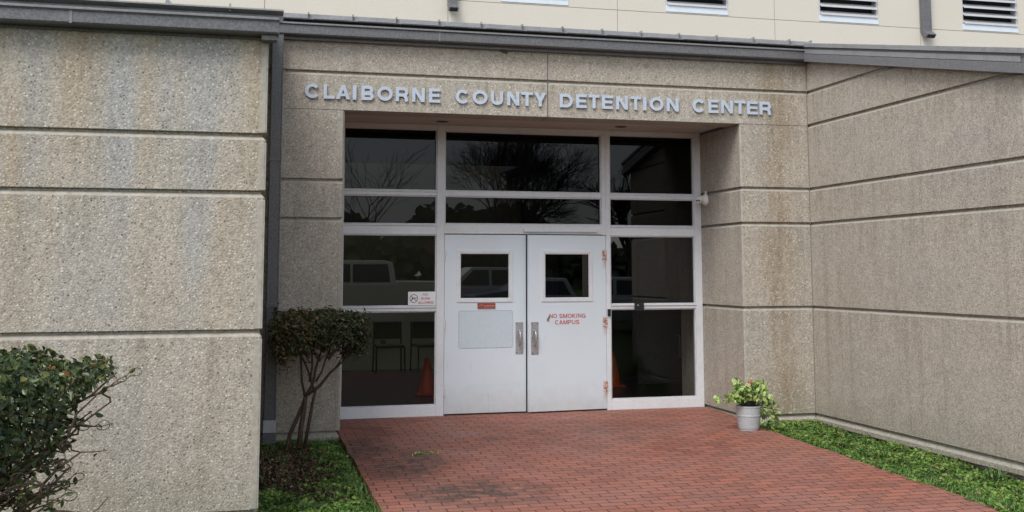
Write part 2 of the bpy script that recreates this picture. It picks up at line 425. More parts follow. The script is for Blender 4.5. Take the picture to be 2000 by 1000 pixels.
def slab(mb, ys, x0, x1):
    for a, b in zip(ys[:-1], ys[1:]):
        vs = [(x0, a, wz(a)), (x1, a, wz(a)), (x1, b, wz(b)), (x0, b, wz(b))]
        mb.add(vs+[(x, y, z-.14) for x, y, z in vs], [(0, 1, 2, 3), (7, 6, 5, 4), (0, 3, 7, 4), (1, 5, 6, 2), (0, 4, 5, 1), (3, 2, 6, 7)])
mb2 = MB()
def path_sheet(mb, pts_by_y):
    for (ya, xa0, xa1), (yb, xb0, xb1) in zip(pts_by_y[:-1], pts_by_y[1:]):
        t = [(xa0, ya, wz(ya)), (xa1, ya, wz(ya)), (xb1, yb, wz(yb)), (xb0, yb, wz(yb))]
        mb.add(t, [(0, 3, 2, 1)])
        mb.add([t[0], t[3], (xb0, yb, wz(yb)-.16), (xa0, ya, wz(ya)-.16)], [(0, 1, 2, 3)])
        mb.add([t[1], t[2], (xb1, yb, wz(yb)-.16), (xa1, ya, wz(ya)-.16)], [(3, 2, 1, 0)])
rr = random.Random(3)
rowsP = [(1.4, X1+.0, X2), (.9, X1, X2), (.0, X1, X2), (-.002, 1.106, 5.69)]
y = -.25
while y > -16:
    rowsP.append((y, 1.10+rr.uniform(-.012, .012), 5.66+rr.uniform(-.025, .02))); y -= .22
path_sheet(mb2, rowsP)
mb2.build('brick_path', M['brick'], fixn=False, props=dict(kind='structure'))

# ------------------------------------------------------------------ the building
B = thing('detention_building', (3.4, 0, 0), 'single-storey exposed aggregate concrete entrance building with grey gutters and recessed white glazed doors', 'building')
roofclip = [((0, 0, 4.25), (0, -.213, 1))]
# left wing (front wall + its right end)
mb = MB(); BL = BASE[:]
sweep(mb, [(-16, -A), (XL-.012, -A), (XL, -A+.012), (XL, -.001)], BASE+profile(.031, 3.50, [Z5, Z4, Z3]), 1, smooth_seg=(1,))
# smooth arris strip on the outer corner
mb.build('left_wing_wall', [M['agg_left'], M['smooth']], B, fixn=False)
bpy.context.view_layer.update()
mb = MB()
for a, b in ((.031, Z5-.05), (Z5+.016, Z4-.05), (Z4+.016, Z3-.05), (Z3+.016, 3.46)):
    mb = MB()
    mb.box(XL-.050, XL-.006, -A-.0035, -A+.01, a+.004, b-.004)
    mb.box(XL-.02, XL+.004, -A-.001, -A+.05, a+.004, b-.004)
    mb.build('corner_trim', M['smooth'], B, bevel=.003)
# entrance: left pier and its return into the recess
mb = MB()
sweep(mb, [(XL, 0), (X1-.022, 0), (X1, .022), (X1, 1.9)], BASE+profile(.031, Z2-.008, [Z5, Z4, Z3]), 1, smooth_seg=(1,))
mb.build('pier', [M['agg'], M['smooth']], B, fixn=False, props=dict(label='aggregate concrete pier left of the glazed entrance'))
mb = MB()
for a, b in ((.031, Z5-.05), (Z5+.016, Z4-.05), (Z4+.016, Z3-.05), (Z3+.016, Z2-.02)):
    mb = MB()
    mb.box(X1-.052, X1-.018, -.0035, .01, a+.004, b-.004)
    mb.build('corner_trim', M['smooth'], B, bevel=.003)
# right pier and the long side wall in one sweep
mb = MB()
sweep(mb, [(X2, 1.9), (X2, .016), (X2+.016, 0), (XR-.0, 0)], BASE+profile(.031, Z2-.008, [Z5, Z4, Z3]), 1, smooth_seg=(1,))
mb.build('pier', [M['agg'], M['smooth']], B, fixn=False, props=dict(label='rust-stained aggregate concrete pier right of the glazed entrance'))
mb = MB()
sweep(mb, [(XR, .06), (XR, -A+.012), (XR+.012, -A), (16, -A)], BASE+profile(.031, 4.45, GR), 1, smooth_seg=(1,))
mb.build('side_wall', [M['agg'], M['smooth']], B, fixn=False, clip=[((0, 0, 4.30), (0, -.213, 1))])
mb = MB(); mb.box(6.3, 6.95, .04, .25, -.3, 4.1); mb.build('backing_wall', M['smooth'], B)
# lintel: two precast pieces with an open joint at x=3.378
LP = [(-.33, Z2-.006, 0), (-.004, Z2-.006, 1), (0, Z2-.002, 1)]+profile(Z2+.02, 4.40, [Z1])
def lintel(a, b, lab):
    mb = MB(); sweep(mb, [(a, .0), (b, .0)], LP, 1)
    for x in (a, b):
        mb.add([(x, 0, Z2-.006), (x, .06, Z2-.006), (x, .06, 4.4), (x, 0, 4.4)], [(0, 1, 2, 3)], 1)
    mb.box(a, b, .331, .35, Z2-.006, 4.4)
    return mb.build('lintel', [M['agg'], M['smooth']], B, fixn=False, props=dict(label=lab))
lintel(XL, 3.373, 'lintel panel over the left half of the entrance'); lintel(3.384, XR, 'lintel panel over the right half of the entrance')
mb = MB()
mb.box(3.371, 3.386, .012, .07, Z2, 4.4); mb.build('sealant_joint', M['joint'], B)
mb = MB(); mb.box(XR-.008, XR-.001, -.006, .0, .04, 4.3); mb.build('sealant_joint', M['joint'], B)
for x0, x1 in ((3.352, 3.370), (3.387, 3.405)):
    for a, b in ((Z2+.004, Z1-.05), (Z1+.022, 4.2)):
        mb = MB(); mb.box(x0, x1, -.0035, .01, a, b); mb.build('joint_trim', M['smooth'], B, bevel=.002)
# soffit of the recess
mb = MB(); mb.box(X1, X2, .345, 1.9, 3.452, 3.50); mb.build('soffit', M['soffit'], B)
for x, y in ((2.32, .84), (4.526, .78)):
    mb = MB(); mb.lathe((x, y, 0), [(.070, 3.4515), (.084, 3.4505), (.086, 3.447), (.074, 3.446), (.071, 3.449)], 24)
    o = mb.build('downlight', M['soffit'], B)
    mb = MB(); mb.lathe((x, y, 0), [(.0725, 3.4450), (.0725, 3.4495)], 24); mb.build('lamp_opening', M['dark'], o)

# roof over everything
mb = MB()
def rslab(x0, x1, y0, y1, t=.05, dz=0):
    mb.add([(x0, y0, roofz(y0)+dz), (x1, y0, roofz(y0)+dz), (x1, y1, roofz(y1)+dz), (x0, y1, roofz(y1)+dz),
            (x0, y0, roofz(y0)+dz-t), (x1, y0, roofz(y0)+dz-t), (x1, y1, roofz(y1)+dz-t), (x0, y1, roofz(y1)+dz-t)],
           [(0, 1, 2, 3), (7, 6, 5, 4), (0, 4, 5, 1), (1, 5, 6, 2), (2, 6, 7, 3), (3, 7, 4, 0)])
rslab(-16, XL+.10, -A-.10, 0); rslab(XR-.10, 16, -A-.10, 0); rslab(-16, 16, 0, 5.0); rslab(XL+.1, XR-.1, -.06, 0)
roof = mb.build('roof', M['hem'], B)
mb = MB()
def rib(x, y0, y1):
    mb.add([(x-.012, y0, roofz(y0)), (x+.012, y0, roofz(y0)), (x+.012, y0+.02, roofz(y0)+.008), (x-.012, y0+.02, roofz(y0)+.008),
            (x-.012, y1, roofz(y1)), (x+.012, y1, roofz(y1)), (x+.012, y1, roofz(y1)+.018), (x-.012, y1, roofz(y1)+.018)],
           [(0, 1, 2, 3), (7, 6, 5, 4), (0, 4, 5, 1), (1, 5, 6, 2), (2, 6, 7, 3), (3, 7, 4, 0)])
x = -15.9+.043
while x < 16:
    if x < XL+.05 or x > XR: rib(x, -A-.08, 4.98)
    else: rib(x, .05, 4.98)
    x += .5
mb.build('roof_rib', M['hem'], roof)
# curled seam ends of the left wing's roof
mb = MB()
for x, t in ((-.92, 1), (-.52, 1), (-.09, 0)):
    y = -A-.14; z = roofz(y)+.02
    mb = MB()
    if t: mb.prism([(x-.008, z-.0), (x+.002, z+.055), (x+.014, z+.055), (x+.05, z+.012), (x+.13, z+.004), (x+.13, z-.004)], 1, y-.012, y+.02)
    else: mb.box(x, x+.014, y-.01, y+.01, z-.01, z+.045)
    mb.build('seam_end', M['hem'], roof)

# hem strip of the main eave: overlapping folded panel ends
mb = MB(); x = .22; i = 0
while x < XR-.05:
    x1 = min(x+.468, XR-.02); z0, z1 = 4.362, 4.436
    ya, yb = -.155, -.172
    mb.add([(x, ya, z0+.002), (x1, yb, z0-.004), (x1, yb, z1-.020), (x, ya, z1-.014), (x, -.05, z1+.008), (x1, -.05, z1+.002), (x, -.05, z0), (x1, -.05, z0)],
           [(0, 1, 2, 3), (3, 2, 5, 4), (0, 6, 7, 1), (1, 7, 5, 2), (0, 3, 4, 6), (6, 4, 5, 7)])
    # small triangular fold crease and a raised seam lip
    mb.add([(x+.05, -.166, z0+.008), (x1-.008, -.180, z0+.004), (x1-.008, -.180, z1-.026), (x+.05, -.150, z0+.0), (x1-.008, -.15, z0), (x1-.008, -.15, z1-.026)],
           [(0, 1, 2), (5, 4, 3), (0, 3, 4, 1), (1, 4, 5, 2), (2, 5, 3, 0)])
    mb.box(x1-.010, x1+.006, -.19, -.05, z1-.03, z1-.002)
    x += .470; i += 1
mb.build('eave_flashing', M['hem'], B, bevel=.002)
mb = MB(); mb.box(.2, XR-.03, -.06, .02, 4.16, 4.44); mb.build('fascia', M['gut'], B)

def gutter(x0, x1, yw, z0, z1, yd=.125):
    """open box gutter on the wall plane yw with a rolled lip; profile in (y,z)"""
    t = .006; yo = yw-yd
    mb = MB()
    mb.prism([(yw-.002, z0), (yo+.012, z0), (yo, z0+.012), (yo, z1-.03), (yo-.004, z1-.026), (yo-.004, z1-.03+.004), (yo+t, z1-.026), (yo+t, z0+.02), (yw-.002, z0+.02)], 0, x0, x1)
    mb.prism([(yo-.004, z1-.024), (yo-.018, z1-.020), (yo-.018, z1-.004), (yo-.010, z1), (yo+.014, z1), (yo+.014, z1-.006), (yo+.002, z1-.008)], 0, x0, x1, 1)
    for x in (x0, x1): mb.box(x-.004, x+.004, yo+.001, yw-.004, z0+.001, z1-.014)
    return mb.build('gutter', [M['gut'], M['gutlip']], B, bevel=.0025)
g1 = gutter(XL+.02, XR-.05, -.0, 4.195, 4.325, .15); g1['label'] = 'main gutter above the wall lettering'
g2 = gutter(-16, XL+.068, -A, 3.382, 3.50, .15); g2['label'] = 'lower gutter along the left wing'
mb = MB(); mb.box(2.10, 2.112, -.1535, -.148, 4.198, 4.30)
mb.build('gutter_seam', M['gutlip'], g1)
mb = MB()
mb.box(-1.15, -1.13, -A-.1535, -A-.148, 3.385, 3.475)
mb.build('gutter_seam', M['gutlip'], g2)
# left wing roof edge and the dark end block under the gutter
mb = MB()
mb.prism([(-A-.02, 3.51), (-A-.175, 3.545), (-A-.175, 3.556), (-A-.02, 3.575)], 0, -16, XL+.10)
mb.build('eave_flashing', M['hem'], B)
mb = MB(); mb.box(-16, XL+.02, -A-.02, -A+.06, 3.36, 3.53); mb.box(XL-.05, XL+.06, -A-.11, -A-.0, 3.345, 3.381); mb.build('fascia', M['gut'], B)
# rake flashing on the side wall
mb = MB()
def rake(o0, o1, dza, dzb, mi):
    ya, yb = -.02, -A-.16
    za, zb = 4.33+.0, 4.33-.213*(A+.14)
    x0, x1 = XR-o0, XR-o1
    v = [(x0, ya, za+dza), (x0, yb, zb+dza), (x0, yb, zb+dzb), (x0, ya, za+dzb), (x1, ya, za+dza), (x1, yb, zb+dza), (x1, yb, zb+dzb), (x1, ya, za+dzb)]
    mb.add(v, [(0, 1, 2, 3), (7, 6, 5, 4), (0, 4, 5, 1), (1, 5, 6, 2), (2, 6, 7, 3), (3, 7, 4, 0)], mi)
rake(.115, -.1, .052, .102, 0); rake(.085, -.03, -.030, .0515, 1); rake(.10, -.02, -.125, -.0305, 1)
mb.build('rake_flashing', [M['hem'], painted('rake_grey', (.135, .135, .145), .4, .3, (.1, .1, .1), 5)], B, bevel=.003)

# downspout in the corner
def spout(x0, x1, y0, y1, z0, z1, joints, par, boot=False, name='downspout'):
    mb = MB(); mb.box(x0, x1, y0, y1, z0, z1)
    mb.box(x1-.012, x1+.003, y0-.004, y1, z0+.001, z1-.001)
    o = mb.build(name, M['gut'], par, bevel=.006)
    for zj in joints:
        mb = MB(); mb.box(x0-.006, x1+.006, y0-.006, y1, zj-.02, zj+.02); mb.build('joint_band', M['gut'], o, bevel=.003)
    if boot:
        mb = MB(); mb.box(x0-.008, x1+.004, y0-.010, y1, z0-.01, z0+.115); mb.build('boot', M['boot'], o, bevel=.004)
        mb = MB(); mb.box(x0-.01, x1+.01, y0-.02, y1, z0-.16, z0-.012); mb.build('outlet', M['gut'], o, bevel=.006)
    return o
spout(.318, .435, -.13, -.02, .06, 4.20, (2.86, 1.34), B, True)

# ------------------------------------------------------------------ glazed screen
def at_frame(mb, x0, x1, z0, z1, y0=D-.055, y1=D+.055, mi=0): mb.box(x0, x1, y0, y1, z0, z1, mi)
VX = [(X1+.001, 1.205), (2.322, 2.416), (4.452, 4.508), (5.645, X2-.001)]
fr = MB()
at_frame(fr, *VX[0], -.02, 3.451); at_frame(fr, *VX[3], -.02, 3.451)
at_frame(fr, *VX[1], -.02, 3.451); at_frame(fr, VX[2][0], VX[2][1], -.02, 3.451)
at_frame(fr, 4.400, 4.4515, 2.135, 3.3849)
y0, y1 = D-.052, D+.052
for a, b in ((VX[0][1], VX[1][0]), (VX[2][1], VX[3][0])):
    for z0, z1 in ((-.02, .118), (1.222, 1.276), (2.128, 2.248), (2.594, 2.652), (3.397, 3.4505)): at_frame(fr, a, b, z0, z1, y0, y1)
for z0, z1 in ((2.140, 2.255), (2.594, 2.652)): at_frame(fr, VX[1][1], 4.3999, z0, z1, y0, y1)
at_frame(fr, VX[1][1], VX[2][0], 3.385, 3.4505, y0, y1)
screen = fr.build('window_frame', M['white'], B, bevel=.004)
panes = [(1.205, 2.322, .118, 1.222), (1.205, 2.322, 1.276, 2.128), (1.205, 2.322, 2.248, 2.594), (1.205, 2.322, 2.652, 3.397),
         (4.508, 5.645, .118, 1.222), (4.508, 5.645, 1.276, 2.128), (4.508, 5.645, 2.248, 2.594), (4.508, 5.645, 2.652, 3.397),
         (2.416, 4.400, 2.255, 2.594), (2.416, 4.400, 2.652, 3.385)]
bd = MB()
for x0, x1, z0, z1 in panes:
    t = .014; a, b = D-.040, D-.006
    bd.box(x0+.0005, x0+t, a, b, z0+.0005, z1-.0005); bd.box(x1-t, x1-.0005, a, b, z0+.0005, z1-.0005)
    bd.box(x0+t+.0005, x1-t-.0005, a+.0005, b, z0+.0005, z0+t); bd.box(x0+t+.0005, x1-t-.0005, a+.0005, b, z1-t, z1-.0005)
    g = MB(); g.add([(x0, D, z0), (x1, D, z0), (x1, D, z1), (x0, D, z1)], [(0, 1, 2, 3)])
    g.build('glass_pane', M['clear'] if z1 < 1.3 else M['mid'] if z1 < 2.2 else M['glass'], screen, fixn=False)
bd.build('glazing_bead', M['bead'], screen, bevel=.002)
# thin ledges (drip edges) seen under the transoms
lg = MB()
for a, b in ((VX[0][1], VX[1][0]), (VX[2][1], VX[3][0])):
    for z in (1.277, 2.2485, 2.6525): lg = MB(); lg.box(a, b, D-.066, D-.0525, z-.016, z-.002); lg.build('drip_ledge', M['white'], screen, bevel=.002)
lg = MB(); lg.box(3.39, 4.33, D-.085, D-.0525, 2.168, 2.205); lg.build('drip_strip', M['white'], screen, bevel=.002)

# ------------------------------------------------------------------ doors
def door(x0, x1, win, ajar, hinge_right, plate, rusty_, lab):
    hx = x1 if hinge_right else x0
    T0, T1 = D-.050, D-.005
    def rot(o):
        return o
    loc = Vector((hx, D-.05, 0))
    wx0, wx1, wz0, wz1 = win; zb, zt = .012, 2.128
    leaf = MB()
    leaf.box(x0, wx0, T0, T1, zb, zt); leaf.box(wx1, x1, T0, T1, zb, zt)
    leaf.box(wx0+.0002, wx1-.0002, T0, T1, zb, wz0); leaf.box(wx0+.0002, wx1-.0002, T0, T1, wz1, zt)
    # weld the four slabs into one flush skin: build as a ring instead
    leaf = MB()
    o_ = [(x0, zb), (x1, zb), (x1, zt), (x0, zt)]; i_ = [(wx0, wz0), (wx1, wz0), (wx1, wz1), (wx0, wz1)]
    vs = [(p[0], y, p[1]) for y in (T0, T1) for p in o_+i_]
    fs = []
    for q in range(4):
        n_ = (q+1) % 4
        fs += [(q, n_, 4+n_, 4+q), (8+q, 12+q, 12+n_, 8+n_), (q, 8+q, 8+n_, n_), (4+q, 4+n_, 12+n_, 12+q)]
    leaf.add(vs, fs)
    piv = bpy.data.objects.new('pivot', None)
    def shift(mb):
        mb.v = [(x-hx, y-(D-.05), z) for x, y, z in mb.v]; return mb
    def child(mb, name, mt, par, bev=0, smooth=False):
        o = shift(mb).build(name, mt, None, bevel=bev, smooth=smooth); o.parent = par; return o
    dr = shift(leaf).build('door', M['door'], None, bevel=.003)
    dr['label'] = lab
    # trim around the vision window
    t = MB(); e = .032
    for a, b, c, d in ((wx0-e, wx0+.006, wz0-e, wz1+e), (wx1-.006, wx1+e, wz0-e, wz1+e), (wx0+.0065, wx1-.0065, wz0-e, wz0+.006), (wx0+.0065, wx1-.0065, wz1-.006, wz1+e)):
        t.box(a, b, T0-.010, T0+.004, c, d)
    for a, b, c, d in ((wx0+.0062, wx0+.018, wz0+.0062, wz1-.0062), (wx1-.018, wx1-.0062, wz0+.0062, wz1-.0062), (wx0+.0185, wx1-.0185, wz0+.0062, wz0+.018), (wx0+.0185, wx1-.0185, wz1-.018, wz1-.0062)):
        t.box(a, b, T0-.004, T0+.006, c, d)
    child(t, 'window_trim', M['white'], dr, .002)
    g = MB(); g.add([(wx0, T0+.018, wz0), (wx1, T0+.018, wz0), (wx1, T0+.018, wz1), (wx0, T0+.018, wz1)], [(0, 1, 2, 3)])
    child(g, 'glass_pane', M['mid'], dr)
    px0, px1, pz0, pz1 = plate
    p = MB(); p.box(px0, px1, T0-.004, T0+.001, pz0, pz1); child(p, 'pull_plate', M['steel'], dr, .0015)
    c = (px0+px1)/2
    for sx in (-1, 1):
        for z in (pz0+.02, (pz0+pz1)/2, pz1-.02): p = MB(); p.lathe((c+sx*(px1-px0)*.34, T0-.0042, z), [(.006, 0), (.004, -.003)], 8, axis='y'); child(p, 'screw', M['black'], dr)
    p = MB(); zc = (pz0+pz1)/2
    pts = [(c, T0-.004, zc-.085), (c, T0-.035, zc-.08), (c, T0-.048, zc-.045), (c, T0-.05, zc), (c, T0-.048, zc+.045), (c, T0-.035, zc+.08), (c, T0-.004, zc+.085)]
    p.tube(pts, [.014, .011, .011, .013, .011, .011, .014], 10); child(p, 'handle', M['steel'], dr, smooth=True)
    for z in (1.883, 1.064, .287):
        h = MB(); s = -1 if hinge_right else 1
        h.tube([(hx, T0-.010, z-.062), (hx, T0-.010, z+.062)], .0095, 10)
        a, b = sorted((hx+s*.004, hx+s*.045)); h.box(a, b, T0-.004, T0+.001, z-.062, z+.062)
        a, b = sorted((hx-s*.0045, hx-s*.026)); 
        for k_ in (-.03, 0, .03): h.box(min(hx-.011, hx+.011), max(hx-.011, hx+.011), T0-.021, T0-.0195, z+k_-.001, z+k_+.001)
        hg = child(h, 'hinge', M['rust'] if rusty_ else M['white'], dr, .0015)
        if rusty_: hg['label'] = 'rusty flaking hinge'
    dr.location = loc-Vector((3.4, 0, 0)); dr.parent = B
    dr.rotation_euler.z = R_(ajar)
    return dr
dl = door(2.420, 3.424, (2.598, 3.224, 1.352, 1.916), 0, False, (3.293, 3.389, .694, 1.078), False, 'closed white door leaf with a pale blue blank panel')
drr = door(3.430, 4.448, (3.630, 4.235, 1.352, 1.914), 4.6, True, (3.462, 3.558, .690, 1.080), True, 'white door leaf standing slightly ajar with rusty hinges')

# blank pale panel on the left leaf
def rrect(x0, x1, z0, z1, r, n=5):
    pts = []
    for cx_, cz_, a0 in ((x1-r, z0+r, -90), (x1-r, z1-r, 0), (x0+r, z1-r, 90), (x0+r, z0+r, 180)):
        for i in range(n+1):
            a = R_(a0+90*i/n); pts.append((cx_+r*math.cos(a), cz_+r*math.sin(a)))
    return pts
T0 = D-.05
mb = MB(); mb.prism(rrect(2.590, 3.262, .774, 1.222, .03), 1, T0-.0015, T0+.001)
pn = mb.build('blank_panel', M['board'], B); pn['label'] = 'pale blue blank panel on the left door leaf'
mb = MB(); P_ = [(p[0], T0-.002, p[1]) for p in rrect(2.594, 3.258, .778, 1.218, .03)]
mb.tube(P_+[P_[0]], .0022, 5); mb.build('panel_outline', mat('outline', (.36, .40, .44), .5), pn)

# ------------------------------------------------------------------ lettering
def arc(cx_, cz_, rx, rz, a0, a1, n=14):
    return [(cx_+rx*math.cos(R_(a0+(a1-a0)*i/n)), cz_+rz*math.sin(R_(a0+(a1-a0)*i/n))) for i in range(n+1)]
def strokes(ch, w, t):
    """list of strokes on a box w x 1 with thickness t: ('s', centreline) or ('q', polygon)"""
    h = t/2; sg = lambda *p: ('s', list(p)); q = lambda *p: ('q', list(p))
    V = lambda x: q((x, 0), (x+t, 0), (x+t, 1), (x, 1))
    H = lambda z, x0=t*.9, x1=None: q((x0, z), (x1 or w, z), (x1 or w, z+t*.92), (x0, z+t*.92))
    if ch == 'C': return [('s', arc(w/2, .5, w/2-h, .5-h, 38, 322, 24))]
    if ch == 'G': return [('s', arc(w/2, .5, w/2-h, .5-h, 42, 325, 24)), q((w*.52, .36), (w, .36), (w, .53), (w*.52, .53)), q((w-t*.8, .03), (w, .03), (w, .40), (w-t*.8, .40))]
    if ch == 'O': return [('s', arc(w/2, .5, w/2-h, .5-h, 0, 360, 32))]
    if ch == 'L': return [V(0), H(0)]
    if ch == 'I': return [V(0)]
    if ch == 'E': return [V(0), H(0), H(1-t*.92), H(.5-t*.42, t*.9, w*.93)]
    if ch == 'T': return [q(((w-t)/2, 0), ((w+t)/2, 0), ((w+t)/2, 1-t*.5), ((w-t)/2, 1-t*.5)), q((0, 1-t*.92), (w, 1-t*.92), (w, 1), (0, 1))]
    if ch == 'N': return [V(0), V(w-t), q((0, 1), (t*1.15, 1), (w, 0), (w-t*1.15, 0))]
    if ch == 'A':
        k = t*1.1; return [q((0, 0), (k, 0), (w/2+k*.5, 1), (w/2-k*.5, 1)), q((w-k, 0), (w, 0), (w/2+k*.5, 1), (w/2-k*.5, 1)), q((w*.22, .2), (w*.78, .2), (w*.74, .2+t*.85), (w*.26, .2+t*.85))]
    if ch == 'Y': return [q(((w-t)/2, 0), ((w+t)/2, 0), ((w+t)/2, .45), ((w-t)/2, .45)), q((0, 1), (t*1.2, 1), ((w+t)/2, .42), ((w-t)/2, .38)), q((w-t*1.2, 1), (w, 1), ((w+t)/2, .38), ((w-t)/2, .42))]
    if ch == 'U': return [('s', [(h, 1)]+[(h, .4)]+arc(w/2, .36, w/2-h, .36-h, 180, 360, 16)+[(w-h, .4), (w-h, 1)])]
    if ch == 'D': return [V(0), ('s', [(t*.5, h)]+arc(w-.5*w, .5, .5*w-h, .5-h, -90, 90, 18)+[(t*.5, 1-h)])]
    if ch == 'B':
        return [V(0), ('s', [(t*.5, h*.95)]+arc(w*.66, .275, w*.34-h, .275-h*.95, -90, 90, 12)+[(t*.5, .55-h*.95)]),
                ('s', [(t*.5, .55-h*.9)]+arc(w*.62, .76-h*.4, w*.33-h, .24-h*.55, -90, 90, 12)+[(t*.5, 1-h*.95)])]
    if ch in 'PR':
        o = [V(0), ('s', [(t*.5, .45)]+arc(w*.64, .45+(1-h-.45)/2, w*.36-h, (1-h-.45)/2, -90, 90, 14)+[(t*.5, 1-h)])]
        if ch == 'R': o.append(('s', [(w*.55, .45), (w*.74, .40), (w*.83, .28), (w*.86, .08), (w*.9, 0)]))
        return o
    if ch == 'S':
        return [('s', [(h*1.0, .30), (h*1.4, .19), (w*.3, h*1.1), (w*.5, h), (w*.74, h*1.1), (w-h*1.15, .20), (w-h*1.0, .29), (w-h*1.4, .38), (w*.5, .495),
                       (h*1.6, .60), (h*1.1, .69), (h*1.3, .80), (w*.3, 1-h*1.1), (w*.5, 1-h), (w*.72, 1-h*1.1), (w-h*1.5, .82), (w-h*1.15, .72)])]
    if ch == 'M': return [V(0), V(w-t), q((0, 1), (t*1.3, 1), (w/2+t*.45, 0), (w/2-t*.45, 0)), q((w-t*1.3, 1), (w, 1), (w/2+t*.45, 0), (w/2-t*.45, 0))]
    if ch == 'K': return [V(0), q((t, .30), (t*1.1, .56), (w-t*1.2, 1), (w, 1)), q((t*1.5, .48), (t*2.2, .66), (w, 0), (w-t*1.3, 0))]
    if ch == 'W':
        a = w/4; return [q((0, 1), (t*1.05, 1), (a+t*.5, 0), (a-t*.5, 0)), q((2*a-t*.5, 1), (2*a+t*.5, 1), (a+t*.5, 0), (a-t*.5, 0)), q((2*a-t*.5, 1), (2*a+t*.5, 1), (3*a+t*.5, 0), (3*a-t*.5, 0)), q((w-t*1.05, 1), (w, 1), (3*a+t*.5, 0), (3*a-t*.5, 0))]
def put_letter(mb, ch, x0, z0, w, hgt, yf, yb, t=.2, eps=.0004, xf=None):
    """front face at y=yf (towards -y), back at yb"""
    W = w/hgt
    for i, (kind, pts) in enumerate(strokes(ch, W, t)):
        f = yf-eps*i
        if kind == 'q':
            mb.prism([(x0+a*hgt, z0+b*hgt) for a, b in pts], 1, f, yb); continue
        closed = (abs(pts[0][0]-pts[-1][0])+abs(pts[0][1]-pts[-1][1])) < 1e-6
        P = [Vector(p) for p in pts]
        if closed: P = P[:-1]
        n = len(P); L, Rr = [], []
        for j, p in enumerate(P):
            d0 = (P[j]-P[j-1]) if (j or closed) else (P[1]-P[0])
            d1 = (P[(j+1) % n]-P[j]) if (j < n-1 or closed) else (P[-1]-P[-2])
            n0 = Vector((-d0.y, d0.x)).normalized(); n1 = Vector((-d1.y, d1.x)).normalized()
            mv = (n0+n1)/max(.5, 1+n0.dot(n1))*t/2; L.append(p+mv); Rr.append(p-mv)
        for j in range(n if closed else n-1):
            a, b = j, (j+1) % n
            mb.prism([(x0+v.x*hgt, z0+v.y*hgt) for v in (L[a], Rr[a], Rr[b], L[b])], 1, f, yb)
LET = [('C', 0.673, 0.833), ('L', 0.87, 0.989), ('A', 1.003, 1.154), ('I', 1.18, 1.222), ('B', 1.274, 1.41), ('O', 1.445, 1.616), ('R', 1.647, 1.785), ('N', 1.828, 1.969), ('E', 2.015, 2.141), ('C', 2.313, 2.468), ('O', 2.505, 2.675), ('U', 2.712, 2.853), ('N', 2.9, 3.041), ('T', 3.063, 3.198), ('Y', 3.213, 3.355), ('D', 3.514, 3.669), ('E', 3.708, 3.834), ('T', 3.857, 3.988), ('E', 4.018, 4.15), ('N', 4.189, 4.332), ('T', 4.361, 4.494), ('I', 4.518, 4.56), ('O', 4.6, 4.771), ('N', 4.811, 4.959), ('C', 5.135, 5.293), ('E', 5.334, 5.461), ('N', 5.497, 5.648), ('T', 5.669, 5.81), ('E', 5.83, 5.968), ('R', 5.993, 6.14)]
SG = thing('wall_lettering', (3.4, -.01, 3.537), 'raised pale blue capital letters spelling the centre name on the concrete lintel', 'sign')
for ch, a, b in LET:
    mb = MB(); put_letter(mb, ch, a, 3.537+rnd.uniform(-.001, .001), (b-a)*.985, .157, -.024, -.008, .222 if ch != 'I' else .26)
    mb.build('letter', M['letter'], SG)
    mb = MB()
def text_line(mb, s, x0, x1, z0, hgt, yf, yb, t=.19):
    wd = {'I': .24, ' ': .30, 'M': .86, 'W': .98, 'O': .78, 'G': .76, 'N': .74, 'K': .74, 'C': .74, 'A': .76, 'D': .72, 'U': .72, 'S': .68, 'P': .68, 'L': .58, 'E': .64, 'T': .62}
    tot = sum(wd[c] for c in s)+.12*(len(s)-1); k = (x1-x0)/tot; x = x0
    for c in s:
        if c != ' ': put_letter(mb, c, x, z0, wd[c]*k, hgt, yf, yb, t, .00006)
        x += (wd[c]+.12)*k

# NO GUNS ALLOWED placard on the window
yp = D-.048
ns = MB(); ns.prism(rrect(1.984, 2.312, 1.291, 1.450, .010), 1, yp, yp+.006)
NG = ns.build('window_sign', M['signwhite'], None, props=dict(label='small white NO GUNS ALLOWED sign in the lower corner of the left window', category='sign'))
mb = MB(); 
for q in (('NO', 2.160, 2.222, 1.403, .027), ('GUNS', 2.138, 2.246, 1.356, .028), ('ALLOWED', 2.106, 2.290, 1.306, .030)): mb = MB(); text_line(mb, *q, yp-.0008, yp, .19); mb.build('lettering', M['red'], NG)
mb = MB()
c0 = (2.052, 1.370)
ring = [(c0[0]+.050*math.cos(a*math.pi/16), c0[1]+.050*math.sin(a*math.pi/16)) for a in range(33)]
ri = [(c0[0]+.043*math.cos(a*math.pi/16), c0[1]+.043*math.sin(a*math.pi/16)) for a in range(33)]
for i in range(32): mb.prism([ring[i], ring[i+1], ri[i+1], ri[i]], 1, yp-.0008, yp)
mb.prism([(c0[0]-.036, c0[1]+.029), (c0[0]-.030, c0[1]+.034), (c0[0]+.036, c0[1]-.029), (c0[0]+.030, c0[1]-.034)], 1, yp-.0012, yp)
mb.build('prohibition_ring', mat('ring_dark_red', (.13, .05, .04), .5), NG)
mb = MB()
mb.prism([(c0[0]-.020, c0[1]+.001), (c0[0]-.020, c0[1]+.010), (c0[0]+.038, c0[1]+.010), (c0[0]+.038, c0[1]+.001)], 1, yp-.0006, yp)
mb.prism([(c0[0]-.034, c0[1]-.024), (c0[0]-.022, c0[1]-.026), (c0[0]-.006, c0[1]+.004), (c0[0]-.020, c0[1]+.006)], 1, yp-.0007, yp)
mb.build('pistol_symbol', M['black'], NG)

